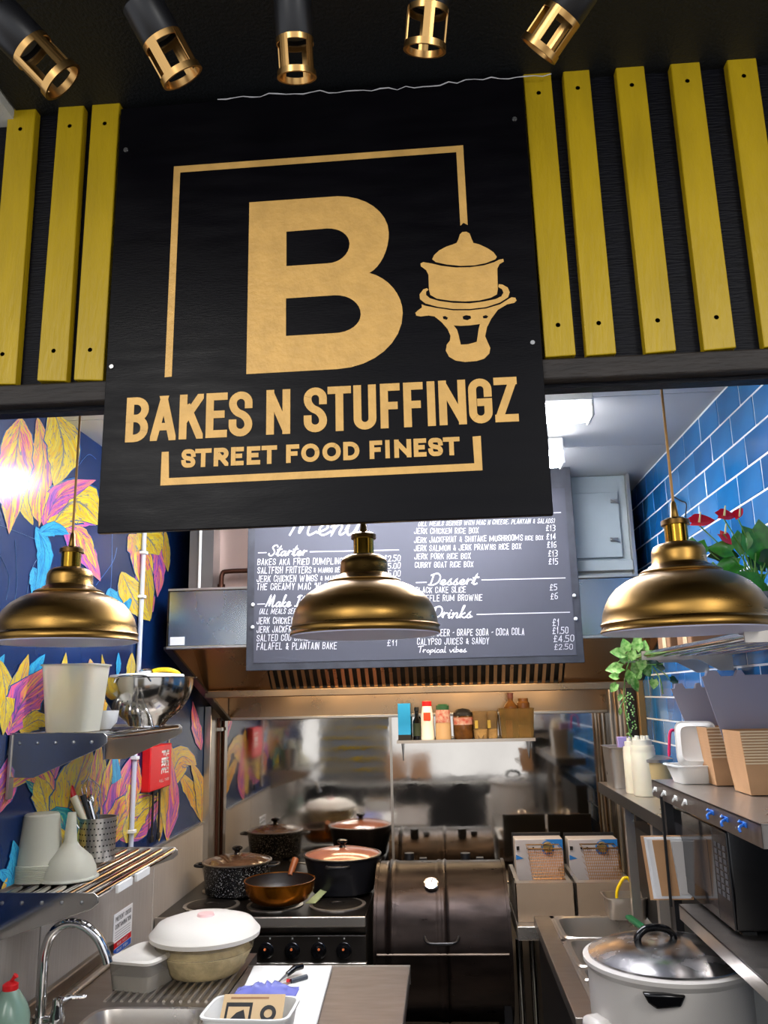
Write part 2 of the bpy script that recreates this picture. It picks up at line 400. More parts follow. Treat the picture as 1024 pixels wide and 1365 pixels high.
SCR = {
 'a': (.46, [[(.31, .34), (.18, .42), (.03, .22), (.1, 0), (.25, .12), (.33, .42)], [(.33, .43), (.31, .1), (.38, 0), (.48, .1)]]),
 'e': (.38, [[(0, .1), (.2, .2), (.28, .32), (.18, .42), (.06, .3), (.06, .1), (.18, 0), (.3, .05), (.4, .14)]]),
 'n': (.44, [[(0, .3), (.06, .42), (.09, .3), (.06, 0), (.13, .28), (.25, .42), (.32, .3), (.28, .08), (.34, 0), (.46, .1)]]),
 'u': (.46, [[(0, .2), (.07, .42), (.06, .15), (.12, 0), (.25, .08), (.36, .42), (.33, .1), (.39, 0), (.5, .1)]]),
 't': (.3, [[(0, .1), (.2, .88), (.1, .2), (.14, 0), (.3, .1)], [(.0, .56), (.34, .62)]]),
 'r': (.34, [[(0, .12), (.07, .44), (.06, .02)], [(.07, .22), (.16, .4), (.3, .4)]]),
 'k': (.4, [[(0, .1), (.2, .95), (.12, .9), (.05, 0)], [(.3, .42), (.1, .2), (.28, 0), (.42, .1)]]),
 'i': (.22, [[(0, .2), (.08, .42), (.06, .1), (.1, 0), (.24, .1)], [(.12, .62), (.14, .66)]]),
 's': (.34, [[(0, .06), (.12, .34), (.19, .47), (.15, .33), (.25, .14), (.16, 0), (.04, .05)], [(.2, .01), (.36, .1)]]),
 'M': (.8, [[(0, .02), (.12, .5), (.22, 1), (.26, .5), (.28, .1), (.52, 1), (.54, .5), (.52, .1), (.6, 0), (.78, .12)]]),
 'S': (.5, [[(.5, .8), (.42, .98), (.24, .95), (.16, .75), (.3, .52), (.36, .25), (.2, 0), (.02, .08), (0, .25)]]),
 'D': (.6, [[(.16, .95), (.08, .1), (0, .02), (.24, 0), (.5, .25), (.54, .7), (.34, .98), (.0, .82)]]),
 'I': (.42, [[(.12, .8), (.25, .97), (.45, .95)], [(.3, .96), (.2, .05)], [(.02, .04), (.32, .04)]]),
 'T': (.5, [[(0, .9), (.55, 1)], [(.3, .96), (.2, 0)]]), 'o': (.38, [[(.2, .42), (.04, .2), (.18, 0), (.33, .2), (.2, .42)]]),
 'p': (.38, [[(.06, .42), (0, -.35)], [(.06, .3), (.25, .42), (.3, .15), (.05, .02)]]), 'c': (.34, [[(.3, .36), (.15, .42), (.04, .2), (.15, 0), (.34, .08)]]),
 'l': (.22, [[(.08, .95), (.05, .1), (.18, .02)]]), 'v': (.36, [[(0, .42), (.14, 0), (.34, .44)]]),
 'b': (.38, [[(.08, .95), (.04, 0)], [(.04, .25), (.24, .42), (.3, .15), (.04, .0)]]), ' ': (.3, []),
}
class Ink:
    """collects flat strokes on a vertical plane at depth Y, facing -Y"""
    def __init__(s, Y): s.Y = Y; s.mb = MB()
    def poly(s, pts):       # pts are (X,Z)
        n = len(pts); s.k = (getattr(s, 'k', 0)+1) % 24; y = s.Y-.00003*s.k; s.mb.add([(p[0], y, p[1]) for p in pts], [tuple(range(n))])
    def px(s, pts): s.poly([(q.x, q.z) for q in [P(a, b, Y=s.Y) for a, b in pts]])
    def holed(s, outer, holes=()):
        loops = [[P(a, b, Y=s.Y) for a, b in lp] for lp in [outer]+list(holes)]
        tris = tessellate_polygon([[Vector((p.x, p.z, 0)) for p in lp] for lp in loops]); flat = [p for lp in loops for p in lp]
        s.mb.add(flat, [tuple(t) for t in tris])
    def letters(s, spec, top, bot, st, rad=.5):   # spec [(ch,x0,x1)], top/bot = ((px,py),(px,py)) guide lines
        def zz(g, x):
            a, b = P(*g[0], Y=s.Y), P(*g[1], Y=s.Y); return a.z+(b.z-a.z)*(x-a.x)/(b.x-a.x)
        ym = (top[0][1]+bot[0][1])/2
        for ch, x0, x1 in spec:
            a, b = P(x0, ym, Y=s.Y).x, P(x1, ym, Y=s.Y).x; z0, z1 = zz(bot, (a+b)/2), zz(top, (a+b)/2)
            for c in glyph(ch, b-a, z1-z0, min(st, (b-a)*.98 if ch == 'I' else st), rad): s.poly([(p.x+a, p.y+z0) for p in c])
    def hand(s, txt, x0, x1, y0, hpx, y1=None, st=.095, slant=.08):
        a = P(x0, y0, Y=s.Y); b = P(x1, y1 if y1 is not None else y0-(x1-x0)*.012, Y=s.Y); h = hpx*scl(s.Y)
        tot = sum(ADV.get(c, .72) for c in txt); k = (b.x-a.x)/tot; x = 0
        for c in txt:
            ad = ADV.get(c, .72)*k; gw = ad*.78; j = random.uniform(-.04, .04)*h
            for pl in glyph(c, gw, h*random.uniform(.94, 1.05), st*h, .45):
                zb = a.z+(b.z-a.z)*(x/(b.x-a.x))+j
                s.poly([(a.x+x+p.x+slant*p.y, zb+p.y) for p in pl])
            x += ad
    def script(s, txt, x0, x1, y0, hpx, st=.1, slant=.25):
        a = P(x0, y0, Y=s.Y); b = P(x1, y0-(x1-x0)*.012, Y=s.Y); h = hpx*scl(s.Y)
        k = (b.x-a.x)/sum(SCR[c][0] for c in txt); x = 0
        for c in txt:
            adv, sts = SCR[c]
            for q in sts:
                pts = [Vector((p[0]*k+slant*p[1]*h, p[1]*h)) for p in q]
                pts = catmull([(p.x, p.y, 0) for p in pts], 4); pts = [Vector((p.x, p.y)) for p in pts]
                for pl in strokes(pts, st*h, .02*h): s.poly([(a.x+x+p.x, a.z+p.y+(b.z-a.z)*x/(b.x-a.x)) for p in pl])
            x += adv*k
    def line(s, xa, ya, xb, yb, wpx=1.2): s.px([(xa, ya), (xb, yb), (xb, yb+wpx), (xa, ya+wpx)])
    def build(s, name, m, parent, t=.0): return s.mb.build(name, m, parent, smooth=0)

# ================================================================== SETTING
XL, XR, YBK, ZC, ZW = -1.13, .85, 4.07, 2.60, .95
YF = 1.40                                            # front of the fascia sign
# floor
fl = MB().bb(-3.2, 3.2, -3.2, YBK+.05, -.05, 0).build('floor', floorm); struct(fl)
# left wall with lower cladding and painted leaves
wl = struct(MB().bb(XL-.1, XL, 1.46, YBK, 0, ZC).build('wall_left', navy, loc=(XL, 1.46, 0)))
ztop = P(282, 1090, X=XL).z
for i in range(3):
    y0 = 1.46+i*.9; y1 = min(YBK, y0+.893)
    MB().bb(XL, XL+.008, y0, y1, 0, ztop).build('cladding_panel', clad, wl, bevel=.002)
MB().bb(XL, XL+.012, 1.46, YBK, ztop, ztop+.006).build('cladding_trim', trimsteel, wl)
# right wall: grout bed with each tile a brick-bond piece
YTL = YF+.1
wr = struct(MB().bb(XR, XR+.1, YTL, YBK, 0, ZC).build('wall_right', grout, loc=(XR, YTL, 0)))
TH, TW = .0876, .175
base = MB().box((0, 0, 0), (.012, TW-.006, TH-.006))
def tile_mesh(wd):
    mb = MB().box((.0022, 0, 0), (.008, wd-.006, TH-.006)); me = bpy.data.meshes.new('tile')
    me.from_pydata(mb.v, [], mb.f); bm = bmesh.new(); bm.from_mesh(me)
    bmesh.ops.bevel(bm, geom=[e for e in bm.edges], offset=.0012, segments=1, affect='EDGES'); bmesh.ops.recalc_face_normals(bm, faces=bm.faces)
    bm.to_mesh(me); bm.free(); return me
tm = [tile_mesh(TW), tile_mesh(TW), tile_mesh(TW)]
for k, mm in enumerate((tilem, tilem2, tilem)): tm[k].materials.append(mm)
row = 0; z = ZC-TH/2-.004
while z > .98:
    off = (row % 2)*TW/2
    y = YTL+.002+TW/2+off
    while y < 3.62:
        o = bpy.data.objects.new('tile', tm[random.choice((0, 0, 1, 2))]); COL.objects.link(o); o.parent = wr
        p = Vector((XR, y, z)); o.location = p-Vector(wr.location)
        o.rotation_euler = (0, random.uniform(-.012, .012), random.uniform(-.012, .012)); y += TW
    z -= TH; row += 1
# back wall with steel sheets
wb = struct(MB().bb(XL-.1, XR+.1, YBK, YBK+.1, 0, ZC).build('wall_back', shopwall, loc=(0, YBK, 0)))
xa, xs, xb2 = XL+.03, P(522, 1020, Y=YBK).x, P(815, 1020, Y=YBK).x
zs = P(560, 955, Y=YBK).z
MB().bb(xa, xs-.001, YBK-.008, YBK, .9, zs).build('steel_sheet', mirror, wb, bevel=.001)
MB().bb(xs+.001, xb2, YBK-.008, YBK, .9, zs).build('steel_sheet', mirror, wb, bevel=.001)
MB().bb(xa, xb2, YBK-.014, YBK, zs, zs+.014).build('sheet_edge_trim', trimsteel, wb, bevel=.002)
MB().bb(xs-.006, xs+.006, YBK-.012, YBK-.008, .9, zs).build('seam_strip', trimsteel, wb)
MB().bb(xa, xb2, YBK-.006, YBK, zs+.014, ZC-.3).build('upper_steel_sheet', hoodsteel, wb)
# steel side cladding on the right wall beside the hood
t1 = struct(MB().bb(xb2, XR, 3.64, YBK, .1, 2.2).build('trim_1', steeldark, bevel=.004))
for k, yy in enumerate((3.66, 3.75, 3.84, 3.95)):
    MB().bb(XR-.08+.0, XR-.055, yy, yy+.03, .95, 2.1).build('trim_strip', trimsteel if k % 2 else hoodsteel, t1, bevel=.003)
t2 = struct(MB().bb(XR-.03, XR, 3.60, 3.63, .95, 2.15).build('trim_2', M('bronze_trim', 'a08258', .35, metal=.7), bevel=.004))
# corner trim on the left
t3 = struct(MB().bb(XL, XL+.035, YBK-.16, YBK-.01, 1.0, 1.72).build('trim_3', trimsteel, bevel=.004))
# kitchen ceiling, in three panels
cl = struct(MB().bb(XL-.1, XR+.1, 1.47, YBK+.1, ZC+.006, ZC+.06).build('ceiling', whitepaint, loc=(0, 1.47, ZC)))
jy = [1.47, P(820, 528, Z=ZC).y, P(790, 596, Z=ZC).y, 3.45, YBK]
for a, b in zip(jy[:-1], jy[1:]):
    for xa_, xb_ in ((XL, -.14), (-.136, XR)):
        MB().bb(xa_, xb_, a+.002, b-.002, ZC, ZC+.006).build('ceiling_panel', whitepaint, cl)

# front: fascia board over the opening with yellow slats, dark beam under it
zb0 = P(137, 537, Y=YF+.03); zft = 2.945
YB_ = YF+.035
wf = struct(MB().bb(-2.2, 2.2, YB_, YB_+.03, P(512, 515, Y=YB_).z-.02, 3.0).build('wall_front', blackwood, loc=(0, YB_, 2.2)))
bz0, bz1 = P(137, 535, Y=YB_-.02).z, P(137, 508, Y=YB_-.02).z
t4 = struct(MB().bb(-2.2, 2.2, YB_-.025, YB_+.045, bz0, bz1).build('trim_4', beamwood, bevel=.004))
struct(MB().bb(-2.2, XL-.1, YB_, YB_+.06, 0, bz0).build('wall_front_left', blackwood, loc=(-1.7, YB_, 0)))
struct(MB().bb(XR+.1, 2.2, YB_, YB_+.06, 0, bz0).build('wall_front_right', blackwood, loc=(1.6, YB_, 0)))
struct(MB().bb(XR, XR+.1, 1.14, YB_, 0, bz0).build('wall_right_return', blackwood, loc=(XR, 1.14, 0)))
SL = [((11, 141), (48, 141), (-20, 512), (20, 512)), ((78, 138), (112, 136), (49, 507), (88, 508)), ((123, 133), (160, 134), (98, 506), (137, 507)),
      ((697, 93), (734, 91), (727, 476), (768, 473)), ((750, 86), (785, 84), (782, 474), (822, 471)), ((820, 82), (858, 80), (861, 471), (902, 467)),
      ((893, 77), (932, 74), (939, 467), (982, 463)), ((968, 70), (1007, 67), (1019, 463), (1062, 459))]
SY = YB_-.022
def slat(q):
    a = [P(*p, Y=SY) for p in q]; lp = [a[0], a[1], a[3], a[2]]
    s = MB().prism(lp, (0, .022, 0)).build('slat', yellow, wf, bevel=.002)
    for t in (.09, .9):
        c = (a[0]*(1-t)+a[2]*t+a[1]*(1-t)+a[3]*t)/2
        if -10 < 1:
            MB().lathe([(.0001, -.0012), (.0036, -.0012), (.0045, 0)], (c.x, SY, c.z), 10, Matrix.Rotation(-PI/2, 3, 'X').inverted()).build('screw', M('rusty_screw', '5e500f', .5), s)
for q in SL: slat(q)
for x in (-.93, -1.04, -1.15, .725, .835, .945, 1.055):       # the row goes on outside the frame
    MB().bb(x-.024, x+.024, SY, SY+.022, bz1+.004, 2.88).build('slat', yellow, wf, bevel=.002)
# shop ceiling, black and textured, and the pale tiles past it on the left
xw = P(22, 148, Z=2.95).x
cs = struct(MB().bb(xw, 2.4, .2, YB_+.03, 2.95, 3.0).build('ceiling_shop', blackceil, loc=(0, .2, 2.95)))
cs2 = struct(MB().bb(-2.6, xw-.004, .2, YB_+.4, 2.93, 3.0).build('ceiling_tile', M('white_speckled_tile', 'b9b9b4', .8, bump=.5, bscale=200, bdist=.003), loc=(-2, .2, 2.93)))
# cracked paint line where sign board meets ceiling
mb = MB(); pts = []
for i in range(40):
    t = i/39; px = 290+t*445; pts.append(P(px, 133-32*t+random.uniform(-2.2, 2.2)-2*math.sin(t*9), Y=YF-.003))
mb.tube(pts, [.0007+.0009*random.random() for _ in pts], 5)
tag(mb.build('plaster_crack', chalk), 'thin broken white paint line along the joint between sign and black ceiling', 'crack')

# ================================================================== HANGING SIGN
sg = thing('hanging_sign', 'large black square wooden sign with gold lettering, big B and cooking pot emblem', 'sign', P(433, 700, Y=YF))
cTL, cTR, cBR, cBL = P(161, 145, Y=YF), P(697, 99, Y=YF), P(738, 686, Y=YF), P(129, 711, Y=YF)
MB().prism([cTL, cTR, cBR, cBL], (0, .014, 0)).build('board', signblack, sg, bevel=.0015)
ink = Ink(YF-.0008)
ink.px([(231.9, 221.9), (617.5, 193.6), (608.4, 202.8), (240.3, 230)]); ink.px([(231.9, 221.9), (240.3, 230), (229, 502), (219.5, 503)])
ink.px([(617.5, 193.6), (623.6, 300), (618, 297), (613.8, 301), (608.4, 202.8)]); ink.build('frame_line', gold, sg)
ink = Ink(YF-.0008)
ink.px([(215.6, 602.5), (225, 602), (225.3, 637.3), (213.8, 647.3)]); ink.px([(213.8, 647.3), (225.3, 637.3), (632.5, 617.5), (643.4, 626.9)])
ink.px([(643.4, 626.9), (632.5, 617.5), (630, 582), (641, 581)]); ink.build('bracket_line', gold, sg)
def arc(p0, p1, c, n=8):  # cubic from p0 to p1 bulging to corner c
    k = .56; out = []
    for i in range(1, n+1):
        t = i/n; a = (p0[0]+(c[0]-p0[0])*k, p0[1]+(c[1]-p0[1])*k); b = (p1[0]+(c[0]-p1[0])*k, p1[1]+(c[1]-p1[1])*k)
        out.append(tuple((1-t)**3*p0[j]+3*(1-t)**2*t*a[j]+3*(1-t)*t*t*b[j]+t**3*p1[j] for j in (0, 1)))
    return out
ink = Ink(YF-.0008)
outer = [(332.5, 269.7), (450, 261.5)]+arc((450, 261.5), (518.4, 310), (517, 260))+arc((518.4, 310), (492.5, 363.8), (519.5, 350))+arc((492.5, 363.8), (537, 417), (537, 374))+arc((537, 417), (450, 492), (538, 487))+[(328.4, 498.7)]
h1 = [(381.9, 308.8), (436, 304.6)]+arc((436, 304.6), (466, 325), (466, 303))+arc((466, 325), (436, 351), (466, 350))+[(381.9, 354.7)]
h2 = [(381.3, 397.8), (446, 393.6)]+arc((446, 393.6), (481, 419), (481, 392))+arc((481, 419), (446, 444), (481, 443))+[(381.3, 447.8)]
ink.holed(outer, [h1, h2]); ink.build('big_letter_b', gold, sg)
ink = Ink(YF-.0008)
ink.letters([('B', 168, 198), ('A', 201, 235), ('K', 239, 271), ('E', 274.5, 303), ('S', 305, 336.5), ('N', 355, 387), ('S', 405, 436), ('T', 437, 468.5), ('U', 471.6, 502),
             ('F', 507.5, 534), ('F', 538.6, 565), ('I', 569.5, 582), ('N', 586, 622.5), ('G', 626, 657.5), ('Z', 660.6, 692)],
            ((169, 530.4), (690, 502)), ((167, 590), (693, 561.5)), 9.6*scl(YF)*1.16, .46)
ink.letters([('S', 242, 260.7), ('T', 260, 282), ('R', 285, 304.7), ('E', 308, 325), ('E', 329, 347), ('T', 348.6, 369.4), ('F', 381.5, 399), ('O', 401.7, 426), ('O', 430, 454.4),
             ('D', 457.8, 479.4), ('F', 493, 510), ('I', 514, 520), ('N', 526, 548.8), ('E', 552, 569), ('S', 571.6, 591), ('T', 591.5, 613.8)],
            ((250, 599), (606, 582.5)), ((250, 623.5), (606, 606.8)), 5.6*scl(YF)*1.16, .5)
ink.build('lettering', gold, sg)
def c2(pts): return [(420+a/3.2, 120+b/3.2) for a, b in pts]
ink = Ink(YF-.0008)
ink.holed(c2([(500, 722), (508, 704), (530, 684), (560, 668), (590, 658), (604, 652), (612, 636), (618, 616), (628, 606), (645, 604), (660, 612), (668, 634), (676, 652), (700, 658), (735, 674), (762, 692), (776, 712), (770, 722), (730, 738), (680, 748), (620, 750), (560, 744), (515, 734)]))
ink.holed(c2([(450, 740), (462, 734), (498, 740), (540, 750), (600, 757), (660, 756), (720, 748), (765, 734), (785, 724), (803, 720), (806, 732), (788, 742), (778, 762), (780, 850), (776, 872), (750, 886), (700, 898), (640, 902), (580, 899), (520, 890), (492, 874), (486, 850), (484, 788), (474, 768), (452, 752)]))
ink.holed(c2([(478, 845), (462, 850), (446, 872), (448, 892), (470, 910), (520, 924), (590, 934), (660, 934), (730, 926), (790, 906), (824, 884), (831, 862), (822, 842), (800, 830), (784, 828), (782, 840), (798, 850), (804, 864), (795, 880), (770, 892), (720, 902), (660, 910), (590, 908), (530, 900), (490, 888), (474, 874), (474, 860), (484, 852)]))
ink.holed(c2([(455, 914), (470, 920), (520, 930), (590, 940), (660, 940), (730, 932), (790, 914), (822, 894), (838, 884), (855, 886), (860, 898), (850, 908), (820, 914), (780, 938), (752, 976), (734, 1012), (726, 1050), (738, 1078), (748, 1100), (744, 1124), (722, 1146), (690, 1156), (640, 1160), (600, 1154), (572, 1138), (558, 1112), (562, 1086), (576, 1068), (578, 1048), (566, 1020), (540, 990), (510, 966), (484, 962), (450, 966), (432, 962), (428, 950), (444, 936), (456, 928)]),
          [c2([(592, 1004), (606, 1022), (614, 1050), (622, 1086), (655, 1084), (690, 1074), (694, 1050), (698, 1020), (704, 998), (660, 1004), (620, 1006)]),
           c2([(545, 966), (556, 964), (568, 972), (562, 980), (548, 977)]), c2([(630, 966), (645, 960), (664, 964), (666, 974), (650, 982), (632, 978)]), c2([(716, 964), (730, 960), (740, 966), (732, 974), (718, 974)])])
ink.build('pot_emblem', gold, sg)
for px, py in ((168, 200), (149, 489), (686, 159), (710, 457)):
    c = P(px, py, Y=YF); MB().lathe([(.0001, 0), (.0042, 0), (.005, .0015), (.005, .003)], (c.x, YF-.0025, c.z), 12, Matrix.Rotation(-PI/2, 3, 'X')).build('screw', screwm, sg)

# ================================================================== SPOTLIGHTS
def spot(top, tip, Yt, rp, label, wide=1.0, Yd=.055):
    a = P(*top, Y=Yt-Yd); b = P(*tip, Y=Yt); ax = (b-a).normalized(); R = rp*scl(Yt)*1.17
    o = thing('spotlight', label, 'spotlight', a, 'black and gold ceiling spotlights')
    q = Vector((0, 0, 1)).rotation_difference(ax).to_matrix()
    cage = 1.9*R*wide; L = (b-a).length; body = L-cage
    MB().lathe([(.0001, 0), (R*.92, 0), (R, R*.08), (R, body-R*.08), (R*.95, body), (R*.8, body), (R*.78, body-R*.5), (.0001, body-R*.5)], a, 40, q).build('body', blackmetal, o)
    mb = MB(); rr = R*1.0; k = 4
    mb.lathe([(rr*.93, body-.001), (rr, body-.001), (rr, body+R*.25), (rr*.93, body+R*.25), (rr*.93, body-.001)], a, 40, q)
    mb.lathe([(rr*.9, L-R*.32), (rr*1.04, L-R*.32), (rr*1.06, L), (rr*.92, L), (rr*.9, L-R*.32)], a, 40, q)
    for i in range(k):
        for t in range(3):
            an = 2*PI*i/k+.5+(t-1)*.16
            v0 = Vector((math.cos(an)*rr*.965, math.sin(an)*rr*.965, body)); v1 = Vector((math.cos(an)*rr*.965, math.sin(an)*rr*.965, L-R*.1))
            mid = (v0+v1)/2; mb.box(a+q @ mid, (rr*.07, rr*.19, (v1-v0).length), q @ Rz(an))
    mb.build('gold_cage', roseg, o)
    MB().lathe([(.0001, body-R*.45), (R*.7, body-R*.45), (R*.74, body-R*.2), (.0001, body-R*.25)], a, 24, q).build('lens', M('lens', '50504a', .15), o)
    st = a-ax*0+Vector((0, 0, 0)); MB().tube([a+ax*R*.6-Vector((0, 0, 0)), Vector((a.x+.01, a.y-.012, (a.z+2.95)/2)), Vector((a.x+.012, a.y-.012, 2.95))], R*.22, 10).build('stem', blackmetal, o)
    MB().lathe([(.0001, -.012), (R*.7, -.012), (R*.8, 0)], (a.x+.012, a.y-.012, 2.95), 20).build('mounting_plate', blackmetal, o)
YS = 1.12
spot((0, 22), (84, 110), YS, 30, 'leftmost black and gold spotlight, tilted steeply towards the right')
spot((188, 2), (244, 104), YS, 28, 'spotlight second from left, tilted slightly to the right')
spot((388, -30), (396, 104), YS, 25, 'middle spotlight hanging straight down above the big sign')
spot((577, -60), (566, 68), YS, 27, 'fourth spotlight from left, nearly upright, right of sign centre')
spot((778, -22), (717, 68), YS, 27, 'rightmost black and gold spotlight, tilted towards the left')

# ================================================================== PENDANTS
PROF = [(1.0, 0), (1.005, .012), (.985, .05), (.985, .085), (1.0, .10), (.985, .115), (.975, .13), (.965, .22), (.93, .33), (.87, .44), (.78, .54), (.66, .62), (.56, .665), (.50, .68),
        (.485, .70), (.49, .715), (.44, .745), (.385, .765), (.365, .79), (.335, .80), (.325, .82), (.32, .93), (.315, .98), (.29, 1.03), (.24, 1.06), (.16, 1.08), (.145, 1.085)]
def pendant(cx, cy, Yp, rpx, label):
    c = P(cx, cy, Y=Yp); R = rpx*scl(Yp)*.985
    o = thing('pendant_lamp', label, 'lamp', c, 'brass dome pendant lamps')
    MB().lathe([(r*R, z*R) for r, z in PROF]+[(r*R-.0025, z*R-.0005) for r, z in reversed(PROF[2:])]+[(R*.985, 0), (R, 0)], c, 72).build('shade', brass, o, smooth=50)
    MB().lathe([(r*R-.003, z*R-.002) for r, z in PROF[:22] if r*R > .02]+[(.0001, .95*R)], c, 60).build('lining', shadein, o, smooth=50)
    MB().lathe([(.14*R, 1.06*R), (.14*R, 1.31*R)]+[(.14*R, 1.31*R), (.16*R, 1.31*R), (.165*R, 1.34*R), (.16*R, 1.36*R), (.12*R, 1.385*R), (.05*R, 1.40*R)], c, 32).build('socket', M('polished_brass', '9a7526', .18, metal=1), o)
    MB().lathe([(.152*R, 1.30*R), (.172*R, 1.30*R), (.172*R, 1.355*R), (.13*R, 1.375*R)], c, 32).build('socket_cap', brassdk, o)
    MB().lathe([(.06*R, 1.38*R), (.045*R, 1.45*R), (.032*R, 1.58*R), (.02*R, 1.6*R)], c, 16).build('cord_grip', brass, o)
    top = ZC+.006 if Yp > YB_+.04 else bz1
    MB().tube([c+Vector((0, 0, 1.5*R)), Vector((c.x, c.y, ZC))], .018*R if False else .0028, 8).build('cord', cordm, o)
    MB().lathe([(.0001, -.03), (.02, -.03), (.045, -.004), (.045, 0)], (c.x, c.y, ZC), 24).build('ceiling_rose', brassdk, o)
    MB().lathe([(.0001, .18*R), (.12*R, .22*R), (.19*R, .36*R), (.17*R, .5*R), (.09*R, .68*R), (.09*R, .95*R)], c, 24).build('bulb', M('opal_bulb', 'cfcfd2', .3), o)
pendant(88, 856, 1.66, 96, 'brass dome pendant lamp hanging on the left before the mural')
pendant(487, 846, 1.66, 101, 'brass dome pendant lamp in the middle before the menu board')
pendant(915, 841, 1.60, 109, 'brass dome pendant lamp on the right before the blue tiles')

# ================================================================== KITCHEN CEILING LIGHTS
def batten(xr, ytop, ybot, py, label):
    c = P(xr, py, Z=2.52); y = c.y
    o = thing('batten_light', label, 'ceiling light', (c.x-.6, y, ZC), 'fluorescent batten lights')
    MB().bb(c.x-1.2, c.x+.0, y-.05, y+.05, 2.555, ZC).build('housing', white, o, bevel=.004)
    MB().bb(c.x-1.195, c.x-.006, y-.04, y+.04, 2.515, 2.555).build('diffuser', emitw, o, bevel=.008)
    MB().bb(c.x-.006, c.x+.003, y-.045, y+.045, 2.51, 2.57).build('end_cap', white, o, bevel=.003)
batten(788, 0, 0, 556, 'nearer long fluorescent batten light, half hidden behind the sign')
batten(750, 0, 0, 618, 'farther fluorescent batten light close to the menu board')

# ================================================================== MURAL LEAVES (painted on the left wall)
def leaf(pts, wid, m, k=0, asym=1.0):
    """pts: midrib pixels base->tip; wid: half width px at widest"""
    ctl = catmull([(a, b, 0) for a, b in pts], 7); n = len(ctl); mb = MB(); uvs = []
    X = XL+.0006+.00003*k
    for i, p in enumerate(ctl):
        t = i/(n-1); tg = (ctl[min(i+1, n-1)]-ctl[max(i-1, 0)]).normalized(); nx, ny = -tg.y, tg.x
        wv = wid*1.1*(math.sin(PI*t**.85)**1.15)*(1+.07*math.sin(t*23+k)+.04*math.sin(t*41)) if 0 < t < 1 else .3
        for u in (-1, -.5, 0, .5, 1):
            sx = u*wv*(asym if u > 0 else 1)
            q = P(p.x+nx*sx, p.y+ny*sx, X=X+.0007*t); mb.v.append(q); uvs.append((u, t))
    mb.f = [(i*5+j, i*5+j+1, (i+1)*5+j+1, (i+1)*5+j) for i in range(n-1) for j in range(4)]
    mb.build('painted_leaf', LM[m], wl, smooth=0, uvs=uvs)
